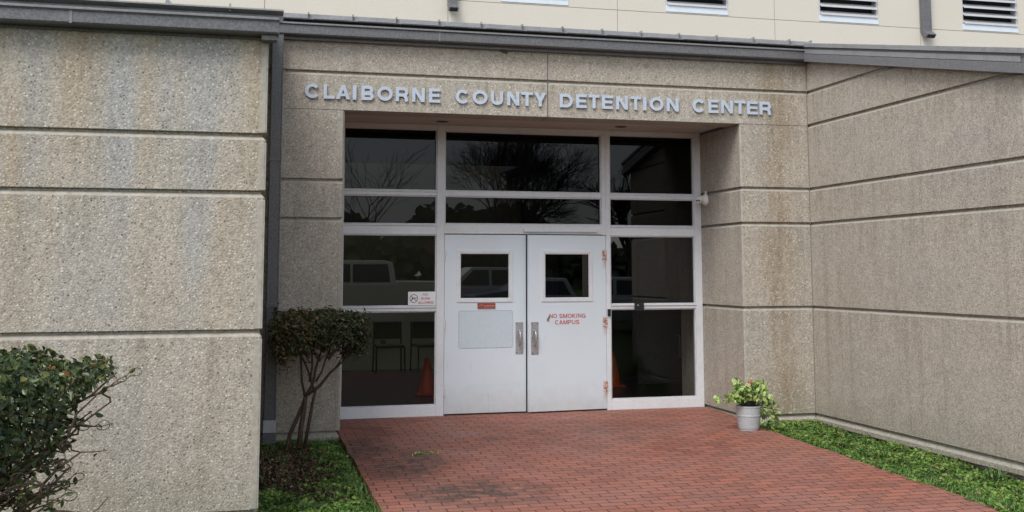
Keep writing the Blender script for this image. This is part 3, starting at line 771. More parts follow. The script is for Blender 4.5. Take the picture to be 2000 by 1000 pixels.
# NO SMOKING CAMPUS decal, attached to the ajar leaf
piv = Vector((4.448, D-.05, 0)); rz = R_(4.6)
def on_leaf(mb, name, mt, par=None, props=None):
    mb.v = [(x-piv.x, y-piv.y, z) for x, y, z in mb.v]
    o = mb.build(name, mt, None, props=props)
    if par is None: o.location = piv; o.rotation_euler.z = rz
    else: o.parent = par
    return o
mb = MB(); mb.box(3.70, 4.19, T0-.0008, T0+.0002, 1.022, 1.186)
ND = on_leaf(mb, 'door_sign', mat('decal_film', (.62, .66, .72), .4), None, dict(label='red NO SMOKING CAMPUS decal with one peeling corner on the right door', category='sign'))
for q in (('NO', 3.698, 3.798, 1.122, .050), ('SMOKING', 3.828, 4.172, 1.120, .052), ('CAMPUS', 3.772, 4.088, 1.044, .052)): mb = MB(); text_line(mb, *q, T0-.0022, T0-.0008, .175); on_leaf(mb, 'lettering', M['red'], ND)
mb = MB(); mb.add([(3.665, T0-.002, 1.085), (3.682, T0-.014, 1.092), (3.70, T0-.012, 1.135), (3.715, T0-.003, 1.165), (3.690, T0-.020, 1.150), (3.668, T0-.018, 1.115)], [(0, 1, 2, 5), (5, 2, 3, 4)])
o = on_leaf(mb, 'peeled_corner', mat('peeled_film', (.20, .14, .14), .6), ND)
# small red sticker under the left vision window
mb = MB(); mb.box(2.822, 3.040, T0-.0105, T0-.0002, 1.244, 1.310)
ST = mb.build('door_sticker', M['sticker'], None, bevel=.001, props=dict(label='small brick red rectangular sticker under the left door window', category='sticker'))
mb = MB()
mb.tube([(2.838, T0-.0112, 1.262), (2.852, T0-.0112, 1.277), (2.872, T0-.0112, 1.272), (2.888, T0-.0112, 1.290), (2.846, T0-.0112, 1.288)], .0026, 4)
x = 2.90
while x < 3.02:
    l = rnd.uniform(.008, .02); mb.box(x, x+l, T0-.0113, T0-.0106, 1.272, 1.281); x += l+.004
mb.box(2.90, 3.01, T0-.0113, T0-.0106, 1.256, 1.259)
mb.build('printed_marks', M['stickertext'], ST)

# small black boxes on the right-hand frame
mb = MB(); mb.box(4.815, 4.935, D-.085, D-.053, 1.196, 1.292)
bx = mb.build('card_reader', M['black'], None, bevel=.004, props=dict(label='small black box fixed on the transom of the right-hand glass bay', category='card reader'))
mb = MB(); mb.box(4.845, 4.865, D-.0865, D-.085, 1.262, 1.272); mb.build('indicator', mat('ind', (.4, .4, .4), .3), bx)
mb = MB(); mb.box(4.462, 4.502, D-.075, D-.056, 1.135, 1.222)
mb.build('door_sensor', M['black'], None, bevel=.003, props=dict(label='narrow black block on the mullion above the middle rusty hinge', category='sensor'))

# ------------------------------------------------------------------ security camera on the recess return
SC = thing('security_camera', (X2, 1.02, 2.585), 'small white security camera on the right wall of the recess', 'camera')
mb = MB(); mb.lathe((X2, 1.02, 2.585), [(.074, .0), (.074, -.022), (.064, -.034), (.03, -.036)], 24, axis='x'); mb.build('base', M['camwhite'], SC, smooth=False)
mb = MB(); mb.lathe((X2-.034, 1.02, 2.585), [(.050, 0), (.052, -.02), (.044, -.045), (.02, -.06)], 20, axis='x'); mb.build('bracket', M['camwhite'], SC)
dv = Vector((-.80, -.42, -.32)).normalized(); c = Vector((X2-.075, 1.00, 2.590))
mb = MB(); mb.tube([c-dv*.04, c-dv*.03, c+dv*.055, c+dv*.062], [.026, .040, .040, .036], 18); body = mb.build('housing', M['camwhite'], SC)
side = Vector((0, 0, 1)).cross(dv).normalized()
for s in (-.017, .017):
    q = c+dv*.0625+side*s; mb = MB(); mb.tube([q, q+dv*.003], .012, 12); mb.build('lens', M['black'], SC)
mb = MB()
for s, rr_ in ((.0, .03), (.05, .026)):
    pts = [(X2-.006-.01*math.sin(a*.5), 1.03-s+rr_*math.cos(a*.7854), 2.665+rr_*math.sin(a*.7854)) for a in range(9)]; mb.tube(pts, .0045, 5)
mb.build('cable', M['camwhite'], SC)
# mud nest under the gutter
mb = MB()
for i in range(7):
    x, z = 2.86+rnd.uniform(-.03, .03), 4.160+rnd.uniform(-.02, .02)
    mb.lathe((x, -.008, z), [(.022, .008), (.020, -.006), (.012, -.016), (.004, -.020)], 9, axis='y')
mb.build('wasp_nest', M['nest'], None, props=dict(label='small round brown mud nest under the main gutter', category='nest'))

# ------------------------------------------------------------------ interior
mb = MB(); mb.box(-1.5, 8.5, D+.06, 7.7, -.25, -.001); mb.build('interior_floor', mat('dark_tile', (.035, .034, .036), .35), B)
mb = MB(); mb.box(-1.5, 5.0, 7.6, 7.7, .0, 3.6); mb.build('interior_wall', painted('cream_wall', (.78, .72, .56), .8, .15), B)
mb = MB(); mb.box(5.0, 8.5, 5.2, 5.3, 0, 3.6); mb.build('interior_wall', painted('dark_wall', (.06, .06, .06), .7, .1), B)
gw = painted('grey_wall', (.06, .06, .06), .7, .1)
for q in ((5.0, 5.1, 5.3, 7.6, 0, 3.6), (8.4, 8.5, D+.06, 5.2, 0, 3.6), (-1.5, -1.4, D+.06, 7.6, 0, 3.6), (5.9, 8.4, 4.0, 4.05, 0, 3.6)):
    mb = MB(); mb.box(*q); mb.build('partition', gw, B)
mb = MB(); mb.prism([(-1.5, D+.06), (8.5, D+.06), (8.5, 7.7), (4.6, 7.7), (4.6, 6.2), (.4, 6.2), (.4, 7.7), (-1.5, 7.7)], 2, 3.46, 3.56); mb.build('interior_ceiling', painted('ceiling', (.30, .30, .30), .9, .1), B)  # added open notch at the back lets sky light onto the lobby wall
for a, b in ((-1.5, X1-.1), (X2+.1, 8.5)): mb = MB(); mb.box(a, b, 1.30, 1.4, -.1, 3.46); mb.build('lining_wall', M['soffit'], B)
mb = MB(); mb.tube([(6.55, 3.99, .37), (6.55, 3.94, .39), (6.55, 3.94, .70), (6.55, 3.99, .72)], .014, 8); mb.build('pull_bar', M['steel'], B)
mb = MB(); mb.box(2.48, 2.56, 7.585, 7.60, .39, .51); mb.build('wall_outlet', mat('outlet', (.25, .2, .15), .5), None, props=dict(label='small brown outlet plate low on the lobby wall behind the chair', category='outlet'))

def cone(loc, lab):
    t = thing('traffic_cone', loc, lab, 'traffic cone', 'orange cones inside the doors')
    om = cm; x, y, z = loc
    mb = MB(); mb.lathe((x, y, z+.026), [(.125, 0), (.118, .02), (.03, .46), (.026, .475), (.018, .478)], 28); mb.build('cone_body', om, t, smooth=False)
    mb = MB(); mb.box(x-.15, x+.15, y-.15, y+.15, z, z+.026); mb.build('base', om, t, bevel=.008)
    return t
cm = mat('cone_orange', (.95, .13, .035), .5)
cone((2.60, 3.45, 0), 'orange cone just left of the doors, seen through the lower left window')
t = cone((5.44, 3.85, 0), 'orange cone with faint vertical lettering just right of the doors, behind the lower right window')
mb = MB()
for i in range(9):
    z = .12+i*.034; mb.box(5.445-.006+rnd.uniform(-.004, .004), 5.445+.008, 3.85-.125+(z-.03)*.19-.006, 3.85-.10+(z-.03)*.19, z, z+rnd.uniform(.012, .026))
mb.build('stencil_marks', mat('stencil', (.55, .28, .18), .6), t)

def chair(loc, rz, lab):
    t = thing('lobby_chair', loc, lab, 'chair', 'chairs along the lobby wall'); x, y, z = loc
    f = M['steel'] if False else mat('chair_frame', (.05, .045, .04), .4); s = mat('chair_vinyl', (.13, .11, .09), .6)
    mb = MB(); mb.box(x-.23, x+.23, y-.22, y+.22, .42, .47); mb.build('seat', s, t, bevel=.015)
    mb = MB(); mb.box(x-.22, x+.22, y+.20, y+.24, .55, .84); mb.build('backrest', s, t, bevel=.018)
    for sx in (-1, 1):
        mb = MB(); mb.tube([(x+sx*.24, y+.24, 0), (x+sx*.235, y+.22, .45), (x+sx*.23, y+.25, .84)], .013, 6); mb.build('leg', f, t)
        mb = MB(); mb.tube([(x+sx*.24, y-.22, 0), (x+sx*.235, y-.20, .44)], .013, 6); mb.build('leg', f, t)
    t.rotation_euler.z = rz; return t
chair((2.55, 7.05, 0), R_(0), 'dark lobby chair against the cream wall, seen through the lower left window nearer the shrub')
chair((3.22, 7.05, 0), R_(8), 'dark lobby chair seen beside the orange cone through the lower left window')

# ------------------------------------------------------------------ taller block behind
YB = 5.0
U = thing('upper_building', (8, YB, 5.4), 'tall beige panelled block rising behind the metal roof with louvered openings', 'building')
wins = [(4.006, 5.136), (6.826, 7.960), (9.665, 10.823), (12.52, 13.69)]
wz0, wz1 = 5.995, 7.3
mb = MB(); xs = [-16, -13.2, -10.36, -7.5, -4.7, -1.9, .33, 3.15, 5.98, 8.82, 11.65, 14.5, 17.3, 20.5]
for a, b in zip(xs[:-1], xs[1:]):
    a_, b_ = a+.004, b-.004
    mb.box(a_, b_, YB, YB+.25, 4.6, 5.966)
    ww = [q for q in wins if q[0] > a and q[1] < b]
    if ww:
        q = ww[0]; mb.box(a_, q[0], YB, YB+.25, 5.974, wz1+1.8); mb.box(q[1], b_, YB, YB+.25, 5.974, wz1+1.8)
        mb.box(q[0]+.0005, q[1]-.0005, YB, YB+.25, wz1, wz1+1.8); mb.box(q[0]+.0005, q[1]-.0005, YB+.001, YB+.25, 5.974, wz0-.0)
    else: mb.box(a_, b_, YB, YB+.25, 5.974, wz1+1.8)
wall = mb.build('wall', M['beige'], U)
mb = MB(); mb.box(-16, 20.5, YB+.012, YB+.24, 4.61, 9.0); 
# backing for the joints, cut where the louvers are
mb = MB()
for a, b in zip(xs[:-1], xs[1:]):
    mb.box(b-.01, b+.01, YB+.014, YB+.2, 4.61, 9.09)
mb.box(-16, 20.4, YB+.0145, YB+.2, 5.96, 5.98); mb.build('panel_joint', M['joint'], U)
for i, (a, b) in enumerate(wins):
    mb = MB()
    mb.box(a+.002, b-.002, YB-.012, YB+.16, wz0+.001, wz0+.110)     # pale sill panel
    mb.box(a+.002, a+.03, YB+.01, YB+.16, wz0+.1105, wz1-.001, 1); mb.box(b-.03, b-.002, YB+.01, YB+.16, wz0+.1105, wz1-.001, 1)
    mb.box(a+.03, b-.03, YB+.15, YB+.16, wz0+.111, wz1-.001, 2)
    fr_ = mb.build('louver_window', [M['sill'], M['slat'], M['dark']], U)
    z = wz0+.125
    while z < wz1-.1:
        s_ = MB()
        s_.prism([(YB-.03, z), (YB-.026, z-.012), (YB+.10, z+.075), (YB+.096, z+.087)], 0, a+.031, b-.031); s_.box(a+.031, b-.031, YB-.034, YB-.024, z-.018, z+.016)
        s_.build('slat', M['slat'], fr_); z += .145
def kick(x0, x1, zb):
    o = spout(x0, x1, YB-.10, YB-.004, zb+.07, 8.9, (), U)
    mb = MB(); mb.prism([(YB-.004, zb+.09), (YB-.11, zb+.09), (YB-.23, zb+.0), (YB-.16, zb-.055)], 0, x0-.004, x1+.004); mb.build('elbow', M['gut'], o, bevel=.006)
    mb = MB(); mb.prism([(YB-.165, zb-.050), (YB-.222, zb-.004), (YB-.226, zb-.008), (YB-.169, zb-.055)], 0, x0+.014, x1-.014); mb.build('mouth', M['dark'], o)
kick(3.135, 3.275, 5.80); kick(11.65, 11.82, 5.82)

# ------------------------------------------------------------------ vegetation helpers
def leaves_mesh(name, pts, nrm, size, aspect, mt, parent=None, rs=1, jitter=.5, fold=.25, props=None, rndv=None, round_=False):
    g = np.random.default_rng(rs); n = len(pts); pts = np.asarray(pts, float)
    nr = np.asarray(nrm, float)+g.normal(0, jitter, (n, 3)); nr /= np.linalg.norm(nr, axis=1, keepdims=True)+1e-9
    t = np.cross(nr, g.normal(0, 1, (n, 3))); t /= np.linalg.norm(t, axis=1, keepdims=True)+1e-9
    b = np.cross(nr, t); s = (np.asarray(size)*g.uniform(.7, 1.25, n))[:, None]; W = s*aspect*.5
    if parent is not None: pts = pts-np.array(wloc(parent))
    p0 = pts-t*s*.5; p1 = pts-t*s*.12+b*W+nr*W*fold; p2 = pts+t*s*.22+b*W*.8+nr*W*fold*.6; p3 = pts+t*s*.5-nr*s*.10; p4 = pts+t*s*.22-b*W*.8+nr*W*fold*.6; p5 = pts-t*s*.12-b*W+nr*W*fold
    V = np.stack([p0, p1, p2, p3, p4, p5], 1).reshape(-1, 3)
    base = np.arange(n)[:, None]*6
    f1 = base+np.array([0, 1, 2, 3]); f2 = base+np.array([0, 3, 4, 5])
    Fq = np.stack([f1, f2], 1).reshape(-1, 4)
    me = bpy.data.meshes.new(name); me.vertices.add(len(V)); me.vertices.foreach_set('co', V.ravel())
    me.loops.add(Fq.size); me.loops.foreach_set('vertex_index', Fq.ravel().astype(np.int32))
    me.polygons.add(len(Fq)); me.polygons.foreach_set('loop_start', np.arange(0, Fq.size, 4, dtype=np.int32)); me.polygons.foreach_set('loop_total', np.full(len(Fq), 4, dtype=np.int32))
    me.update(calc_edges=True)
    at = me.attributes.new('rnd', 'FLOAT', 'FACE'); rv = g.random(n) if rndv is None else rndv
    at.data.foreach_set('value', np.repeat(rv, 2).astype(np.float32))
    me.materials.append(mt)
    o = bpy.data.objects.new(name, me); COL.objects.link(o)
    if parent is not None: o.parent = parent
    if props: props_(o, **props)
    return o
def wob_path(a, b, n, amp, r, sag=0):
    a, b = Vector(a), Vector(b); out = []
    off = Vector((0, 0, 0))
    for i in range(n+1):
        t = i/n
        if 0 < i < n: off = off*.6+Vector((r.gauss(0, amp), r.gauss(0, amp), r.gauss(0, amp*.7)))
        e = math.sin(math.pi*t)
        out.append(a.lerp(b, t)+off*min(1, e*1.5)+Vector((0, 0, sag*e)))
    return out

# ---- clipped small shrub beside the downspout
r = random.Random(11)
SH = thing('clipped_shrub', (.60, -.62, -.09), 'small flat-topped bronze-leaved shrub on bare crooked stems beside the downspout', 'shrub')
mb = MB()
j = Vector((.68, -.62, .52))                    # main fork
stems = [([(.53, -.60, -.11), (.545, -.60, .02), (.56, -.6, .10), (.68, -.61, .38), (.70, -.61, .45)], .024, .018),
         ([(.645, -.64, -.11), (.66, -.64, .15), (.69, -.63, .33), (.70, -.62, .45)], .028, .021),
         ([(.70, -.60, -.05), (.745, -.60, .22), (.775, -.6, .40), (.80, -.6, .53)], .019, .014)]
tips = []
def br(pts, r0, r1): 
    n_ = len(pts); mb.tube(pts, [r0+(r1-r0)*i/(n_-1) for i in range(n_)], 7)
for p, a, b in stems: br(p, a, b)
lim = [([(.70, -.61, .45), (.665, -.60, .60), (.655, -.58, .80), (.645, -.6, .95)], .015, .008),
       ([(.70, -.62, .45), (.77, -.62, .58), (.80, -.6, .74), (.84, -.58, .86), (.87, -.6, 1.0)], .017, .009),
       ([(.78, -.6, .52), (.74, -.62, .66), (.70, -.63, .76), (.66, -.62, .84), (.60, -.6, .96)], .014, .007),
       ([(.70, -.61, .46), (.84, -.63, .56), (.93, -.66, .68), (1.05, -.66, .79), (1.12, -.64, .85), (1.20, -.62, .94)], .017, .008),
       ([(.80, -.62, .60), (.86, -.60, .70), (.89, -.58, .80), (.93, -.55, .90)], .011, .007),
       ([(.74, -.62, .60), (.76, -.66, .76), (.75, -.70, .92), (.76, -.72, 1.02)], .012, .007),
       ([(1.0, -.66, .75), (1.05, -.68, .84), (1.06, -.70, .93)], .008, .005)]
for p, a, b in lim: br(p, a, b)
ends = [Vector(p[-1]) for p, a, b in lim]
for e in list(ends):
    for k_ in range(8):
        q = e+Vector((r.uniform(-.17, .19), r.uniform(-.2, .2), r.uniform(.0, .2)))
        st = e+Vector((0, 0, -r.uniform(.02, .12)))
        pts = wob_path(st, q, 4, .012, r); mb.tube(pts, [.006, .005, .004, .003, .002], 5)
for k_ in range(22):   # arching under-canopy twigs
    x = r.uniform(.72, 1.22); z = .86+r.uniform(-.03, .08)
    p = wob_path((x, -.6+r.uniform(-.15, .1), z-.05), (x+r.uniform(-.22, .22), -.6+r.uniform(-.2, .2), z+.08), 5, .012, r, r.uniform(-.05, .04))
    mb.tube(p, [.006, .0055, .005, .004, .003, .002], 5)
mb.build('stems', M['stem_dark'], SH, smooth=True)
g = np.random.default_rng(5); n = 8600
pts = []
while len(pts) < n:
    q = g.uniform(-1, 1, 3)
    x, y, z = q
    # flat-topped rounded canopy: super-ellipse in plan, top fuller than bottom
    rad = (abs(x)**3.0+abs(y)**3.0)**(1/3.0)
    edge = 1.0-.10*max(0, -z)-.05*math.sin(x*7+y*5)
    if rad > edge: continue
    bot = -.68+.28*math.sin(x*3.1+.6)+.28*math.sin(y*4+x*8)+g.normal(0, .13)
    if x < -.55: bot -= .5*(-.55-x)/.45+.2
    if x > .5: bot -= .12
    if z < bot: continue
    if rad < .7*edge and z < .55 and g.random() < .72: continue
    top = .95+.05*math.sin(x*9)+.04*math.sin(y*11+x*4)-.38*rad**5
    if z > top: continue
    j_ = g.normal(0, .016, 3)*(3 if g.random() < .06 else 1); pts.append((.825+x*.485+j_[0], -.62+y*.44+j_[1], 1.08+z*.225+j_[2]*.9))
pts = np.array(pts); nv = (pts-np.array([.80, -.62, 1.0]))/np.array([.49, .44, .3]); nv[:, 2] += .5
rv = g.random(n)*.66+.38*np.clip((.95-pts[:, 0])*1.6+.3+(pts[:, 2]-1.05)*1.2, 0, 1)*g.random(n)**.5
rv = np.clip(rv+.25*(g.random(n) < .22), 0, 1)
leaves_mesh('foliage', pts, nv, .046, .36, M['leaf_mid'], SH, 3, .9, rndv=rv)
# stray shoots low on the left side
pts = [(.47+r.gauss(0, .035), -.6+r.gauss(0, .04), .80+r.gauss(0, .05)) for _ in range(110)]+[(.40+r.gauss(0, .02), -.35+r.gauss(0, .03), 1.28+r.gauss(0, .045)) for _ in range(60)]
leaves_mesh('foliage', pts, [(0, 0, 1)]*len(pts), .032, .45, M['leaf_mid'], SH, 4, 1.2)

# ---- big shrub at the left edge, in front of the left wing
r = random.Random(5)
BS = thing('large_shrub', (-1.75, -6.1, -.17), 'large dark green shrub with bare curling branches at the left edge before the concrete wall', 'shrub')
mb = MB(); root = Vector((-1.75, -6.1, -.18))
for k_ in range(5): mb.tube(wob_path(root+Vector((r.uniform(-.06, .06), r.uniform(-.06, .06), 0)), root+Vector((r.uniform(-.15, .4), r.uniform(-.25, .25), .6)), 5, .02, r), [.035, .03, .027, .025, .022, .02], 7)
def bt(z, u):          # boundary of the vase: radius by height (from the trunk axis)
    return .0
def inside(x, y, z):
    dx = x-(-1.75); dy = y-(-6.1); rr_ = math.hypot(dx, dy*1.15)
    t = (z-.42)/(1.30-.42)
    if t < 0 or t > 1.05: return False
    R = .52+.72*min(1, t*1.25)**.8
    if t > .85: R -= (t-.85)*1.1
    return rr_ < R
arms = [(-.60, 1.02), (-.56, 1.18), (-.66, .86), (-.72, .78), (-.80, .70), (-.95, .60), (-1.05, .55), (-.62, 1.10), (-.78, .93), (-.9, .72), (-.70, 1.2), (-1.0, 1.2), (-.88, .8), (-.98, .66), (-.75, .68)]
twg = []
for i in range(46):
    if i < len(arms): ex, ez = arms[i]; ey = -6.1+r.uniform(-.35, .35)
    else:
        a = r.uniform(0, 6.28); R = r.uniform(.7, 1.10); ex = -1.75+R*math.cos(a); ey = -6.1+R*math.sin(a)*.85; ez = r.uniform(.55, 1.05)
    st = root+Vector((r.uniform(-.05, .35), r.uniform(-.2, .2), r.uniform(.42, .68)))
    p = wob_path(st, (ex, ey, ez), 9, .028, r, -.07)
    mb.tube(p, [.017, .016, .0145, .0135, .012, .0105, .009, .0075, .006, .004], 6); twg.append(p)
    for k_ in range(7):
        q = p[r.randint(3, 9)]; d = Vector((r.uniform(-.12, .24), r.uniform(-.18, .18), r.uniform(-.06, .14)))
        pp = wob_path(q, q+d, 6, .018, r, r.uniform(-.04, .03)); mb.tube(pp, [.0068, .006, .005, .0042, .0035, .0028, .002], 5); twg.append(pp)
        if r.random() < .5:   # curled tip
            e = pp[-1]; c_ = r.uniform(.015, .03); s_ = r.choice((-1, 1))
            mb.tube([e+Vector((c_*math.sin(a_*.6)*1.4, 0, s_*c_*(1-math.cos(a_*.6)))) for a_ in range(8)], [.0025]*8, 4)
mb.build('branches', M['stem_grey'], BS, smooth=True)
g = np.random.default_rng(8); pts = []; rv = []; tries = 0
while len(pts) < 24000:
    x = -1.75+g.uniform(-1.3, 1.3); y = -6.1+g.uniform(-1.15, 1.15); z = g.uniform(.40, 1.36)
    dx = x+1.75; R = math.hypot(dx, (y+6.1)*1.15); t = (z-.42)/.88
    cap = 1.32-.055*max(0, dx)-.12*max(0, R-.8)+.02*math.sin(x*17)+.015*math.sin(y*13+x*9)
    if z > cap: continue
    Rm = .55+.62*min(1, max(0, t)*1.2)**.9+.05*math.sin(z*13+x*4)
    if R > Rm: continue
    # dense roof of leaves; the flank to the right below is mostly bare
    depth = cap-z
    lim = 1.20-.44*depth+.07*math.sin(z*15+y*9)
    dens = 1.0 if depth < .24 else .95-(depth-.24)*.45
    if dx > lim and depth > .16: dens *= .22
    cl = .5+.5*math.sin(x*19+z*7)*math.sin(y*15+z*13)
    if depth > .2: dens *= .30+.9*cl
    if R < .5*Rm and depth > .2: dens *= .4
    if g.random() > dens: continue
    pts.append((x, y, z)); rv.append(min(1, g.random()*.88+(.16*g.random() if depth < .07 else 0)))
pts = np.array(pts); nv = (pts-np.array([-1.75, -6.1, .7])); nv[:, 2] += .4; nv /= np.linalg.norm(nv, axis=1, keepdims=True)
leaves_mesh('foliage', pts, nv, .042, .55, M['leaf_big'], BS, 6, .7, rndv=np.array(rv))
tl = []
for p in twg:
    for q in p[-3:]:
        for _ in range(3 if q.x < -.72 else 1):
            if r.random() < .42: tl.append((q.x+r.gauss(0, .016), q.y+r.gauss(0, .016), q.z+r.gauss(0, .016)))
leaves_mesh('foliage', tl, [(0, 0, 1)]*len(tl), .042, .5, M['leaf_big'], BS, 7, 1.2)

# ---- ground cover
def cover(x0, x1, y0, y1, n, rs, lab, skip):
    g = np.random.default_rng(rs); P = []; 
    x = g.uniform(x0, x1, n); y = g.uniform(y0, y1, n)
    cl = np.sin(x*9+2*np.sin(y*5))*np.sin(y*7+1.5*np.sin(x*6))
    h = np.clip(.028+.018*cl+g.normal(0, .010, n), .003, .075)
    keep = (cl > -.80) | (g.random(n) < .35)
    for (sx, sy, rx, ry, pr) in skip:
        d = ((x-sx)/rx)**2+((y-sy)/ry)**2; keep &= ~((d+g.normal(0, .25, n) < 1) & (g.random(n) < pr))
    ed = .035+.03*np.sin(y*6.1)+.022*np.sin(y*17+1)+g.normal(0, .012, n)
    keep &= (x > x0+ed) if x0 > 3 else (x < x1-ed*.6)
    bare = np.sin(x*13+y*3.1)*np.sin(y*5.3-x*4); keep &= ~((bare > .72) & (g.random(n) < .75))
    x, y, h, cl = x[keep], y[keep], h[keep], cl[keep]
    z = np.array([gz(v) for v in y])+h
    pts = np.stack([x, y, z], 1); nv = np.tile([0, -.25, 1.], (len(x), 1))
    rv = np.clip(.44+.22*cl+g.normal(0, .27, len(x)), 0, .96); rv[g.random(len(x)) < .015] = 1
    o = leaves_mesh('ground_cover', pts, nv, .034, .72, M['clover'], None, rs+1, .55, rndv=rv, props=dict(label=lab, category='grass', kind='stuff'))
    return o
cover(.16, 1.075, -5.2, -.01, 42000, 21, 'leafy green ground cover between the left wing and the brick path', [(.42, -1.60, .52, 1.0, .98), (.55, -.72, .32, .45, .95), (.72, -2.75, .36, .30, .85), (1.12, -1.0, .1, 1.3, .5)])
cover(5.61, 6.60, -6.0, -.03, 44000, 31, 'leafy green ground cover between the brick path and the side wall', [(5.95, -1.55, .16, .16, .7), (6.60, -2.5, .12, 1.4, .6), (6.2, -3.6, .3, .1, .5)])
# thin blades mixed in at the edges
def blades(n, rs, boxes, lab):
    g = random.Random(rs); mb = MB()
    for i in range(n):
        x0, x1, y0, y1 = g.choice(boxes); x, y = g.uniform(x0, x1), g.uniform(y0, y1); z = gz(y)
        h = g.uniform(.04, .10); a = g.uniform(0, 6.28); dx, dy = math.cos(a)*h*.5, math.sin(a)*h*.5; w_ = .003
        px, py = -math.sin(a)*w_, math.cos(a)*w_
        mb.add([(x-px, y-py, z), (x+px, y+py, z), (x+dx*.4+px*.8, y+dy*.4+py*.8, z+h*.65), (x+dx*.4-px*.8, y+dy*.4-py*.8, z+h*.65), (x+dx, y+dy, z+h)], [(0, 1, 2, 3), (3, 2, 4)])
    return mb.build('grass', mat('grass_blade', (.07, .15, .025), .6), None, fixn=False, props=dict(label=lab, category='grass', kind='stuff'))
blades(2600, 3, [(.3, 1.09, -1.2, -.03), (.2, 1.08, -5, -1.2), (.98, 1.10, -4.5, -.1)], 'thin grass blades standing among the left ground cover')
blades(1800, 4, [(5.68, 6.6, -5, -.05), (5.66, 5.8, -5, -.3)], 'thin grass blades standing among the right ground cover')
# mulch of dead leaves at the foot of the clipped shrub
g = np.random.default_rng(12); n = 5200
x = g.normal(.45, .24, n).clip(.2, 1.0); y = g.normal(-1.45, .55, n).clip(-2.5, -.1); pts = np.stack([x, y, np.array([gz(v) for v in y])+g.uniform(.002, .055, n)], 1)
k_ = g.normal(0, 1, (220, 2)); pts2 = np.stack([.63+k_[:, 0]*.09, -.64+k_[:, 1]*.09, -.09+.07*np.exp(-(k_[:, 0]**2+k_[:, 1]**2)/2)], 1)
x3 = g.normal(.75, .2, 260).clip(.3, 1.05); y3 = g.normal(-2.75, .16, 260); p3 = np.stack([x3, y3, np.array([gz(v) for v in y3])+g.uniform(.01, .05, 260)], 1)
x4 = g.uniform(5.72, 6.58, 220); y4 = g.uniform(-5, -.1, 220); p4 = np.stack([x4, y4, np.array([gz(v) for v in y4])+g.uniform(.02, .06, 220)], 1)
leaves_mesh('leaf_litter', p4, np.tile([0, 0, 1.], (220, 1)), .035, .45, M['mulch'], None, 14, .6, props=dict(label='sparse brown dead leaves caught in the ground cover by the side wall', category='leaf litter', kind='stuff'))
pa = np.concatenate([pts, pts2, p3]); leaves_mesh('leaf_litter', pa, np.tile([0, 0, 1.], (len(pa), 1)), .038, .45, M['mulch'], None, 13, .6, props=dict(label='brown dead leaves lying around the foot of the clipped shrub', category='leaf litter', kind='stuff'))
# flat stone
mb = MB(); mb.prism([(.92, -.93), (1.05, -.97), (1.06, -.88), (.98, -.83), (.91, -.86)], 2, -.12, -.075)
mb.build('flat_stone', painted('stone', (.27, .27, .26), .9, .4), None, bevel=.008, props=dict(label='flat grey stone lying in the grass near the brick path edge', category='stone'))
# spiky weed by the side wall
mb = MB(); r = random.Random(9)
for i in range(34):
    a = r.uniform(0, 6.28); L = r.uniform(.08, .17); x0, y0 = 6.38+r.gauss(0, .02), -3.55+r.gauss(0, .03); z0 = gz(-3.6); w_ = .006
    px, py = -math.sin(a)*w_, math.cos(a)*w_; c_, s_ = math.cos(a), math.sin(a)
    mb.add([(x0-px, y0-py, z0), (x0+px, y0+py, z0), (x0+c_*L*.5+px, y0+s_*L*.5+py, z0+L*.75), (x0+c_*L*.5-px, y0+s_*L*.5-py, z0+L*.75), (x0+c_*L, y0+s_*L, z0+L*.8)], [(0, 1, 2, 3), (3, 2, 4)])
mb.build('weed', mat('weed_green', (.05, .10, .03), .6), None, fixn=False, props=dict(label='spiky narrow-leaved weed at the foot of the side wall near the right edge', category='weed'))
# litter on the path
def clump(x, y, n, spread, rs, lab, mt, size=.03):
    g = np.random.default_rng(rs); p = np.stack([x+g.normal(0, spread, n), y+g.normal(0, spread*.45, n), wz(y)+g.uniform(.003, .02, n)], 1)
    leaves_mesh('leaf_clump', p, np.tile([0, 0, 1.], (n, 1)), size, .5, mt, None, rs, .6, props=dict(label=lab, category='leaves'))
clump(1.74, -1.27, 34, .055, 41, 'pale green wilted leaf clump lying on the bricks left of centre', M['pothos'], .034)
clump(1.92, -1.24, 9, .025, 43, 'tiny pale wilted sprig on the bricks just right of the wilted leaf clump', M['pothos'], .028)
g = np.random.default_rng(77); n = 90
x = np.concatenate([g.normal(1.35, .16, 55).clip(1.12, 2), g.uniform(1.2, 5.5, 35)]); y = np.concatenate([g.uniform(-2.4, -.2, 55), g.uniform(-4.8, .9, 35)])
p = np.stack([x, y, np.array([wz(v) for v in y])+.004], 1)
leaves_mesh('path_debris', p, np.tile([0, 0, 1.], (n, 1)), .016, .5, M['mulch'], None, 78, .35, props=dict(label='scattered tiny dry leaf bits on the brick path', category='leaf litter', kind='stuff'))

# ------------------------------------------------------------------ potted plant
px_, py_ = 5.452, -.66; pz_ = wz(py_)
PP = thing('potted_plant', (px_, py_, pz_), 'variegated yellow-green trailing plant in a pale grey pot at the path corner', 'potted plant')
mb = MB(); mb.lathe((px_, py_, pz_), [(.105, .004), (.108, .012), (.114, .03), (.128, .15), (.1315, .152), (.1325, .162), (.130, .166), (.134, .245), (.138, .248), (.138, .262), (.128, .262), (.124, .225), (.02, .222)], 40); pot = mb.build('pot', M['pot'], PP)
mb = MB(); mb.lathe((px_, py_, pz_), [(.100, .0), (.104, .0005), (.104, .008), (.10, .0085)], 32); mb.build('saucer_rim', M['signwhite'], pot)
mb = MB(); mb.lathe((px_, py_, pz_), [(.075, .2245), (.085, .30), (.088, .305), (.07, .305), (.065, .26), (.01, .26)], 24); mb.build('inner_pot', M['black'], PP)
mb = MB(); r = random.Random(4); lp = []; ln = []
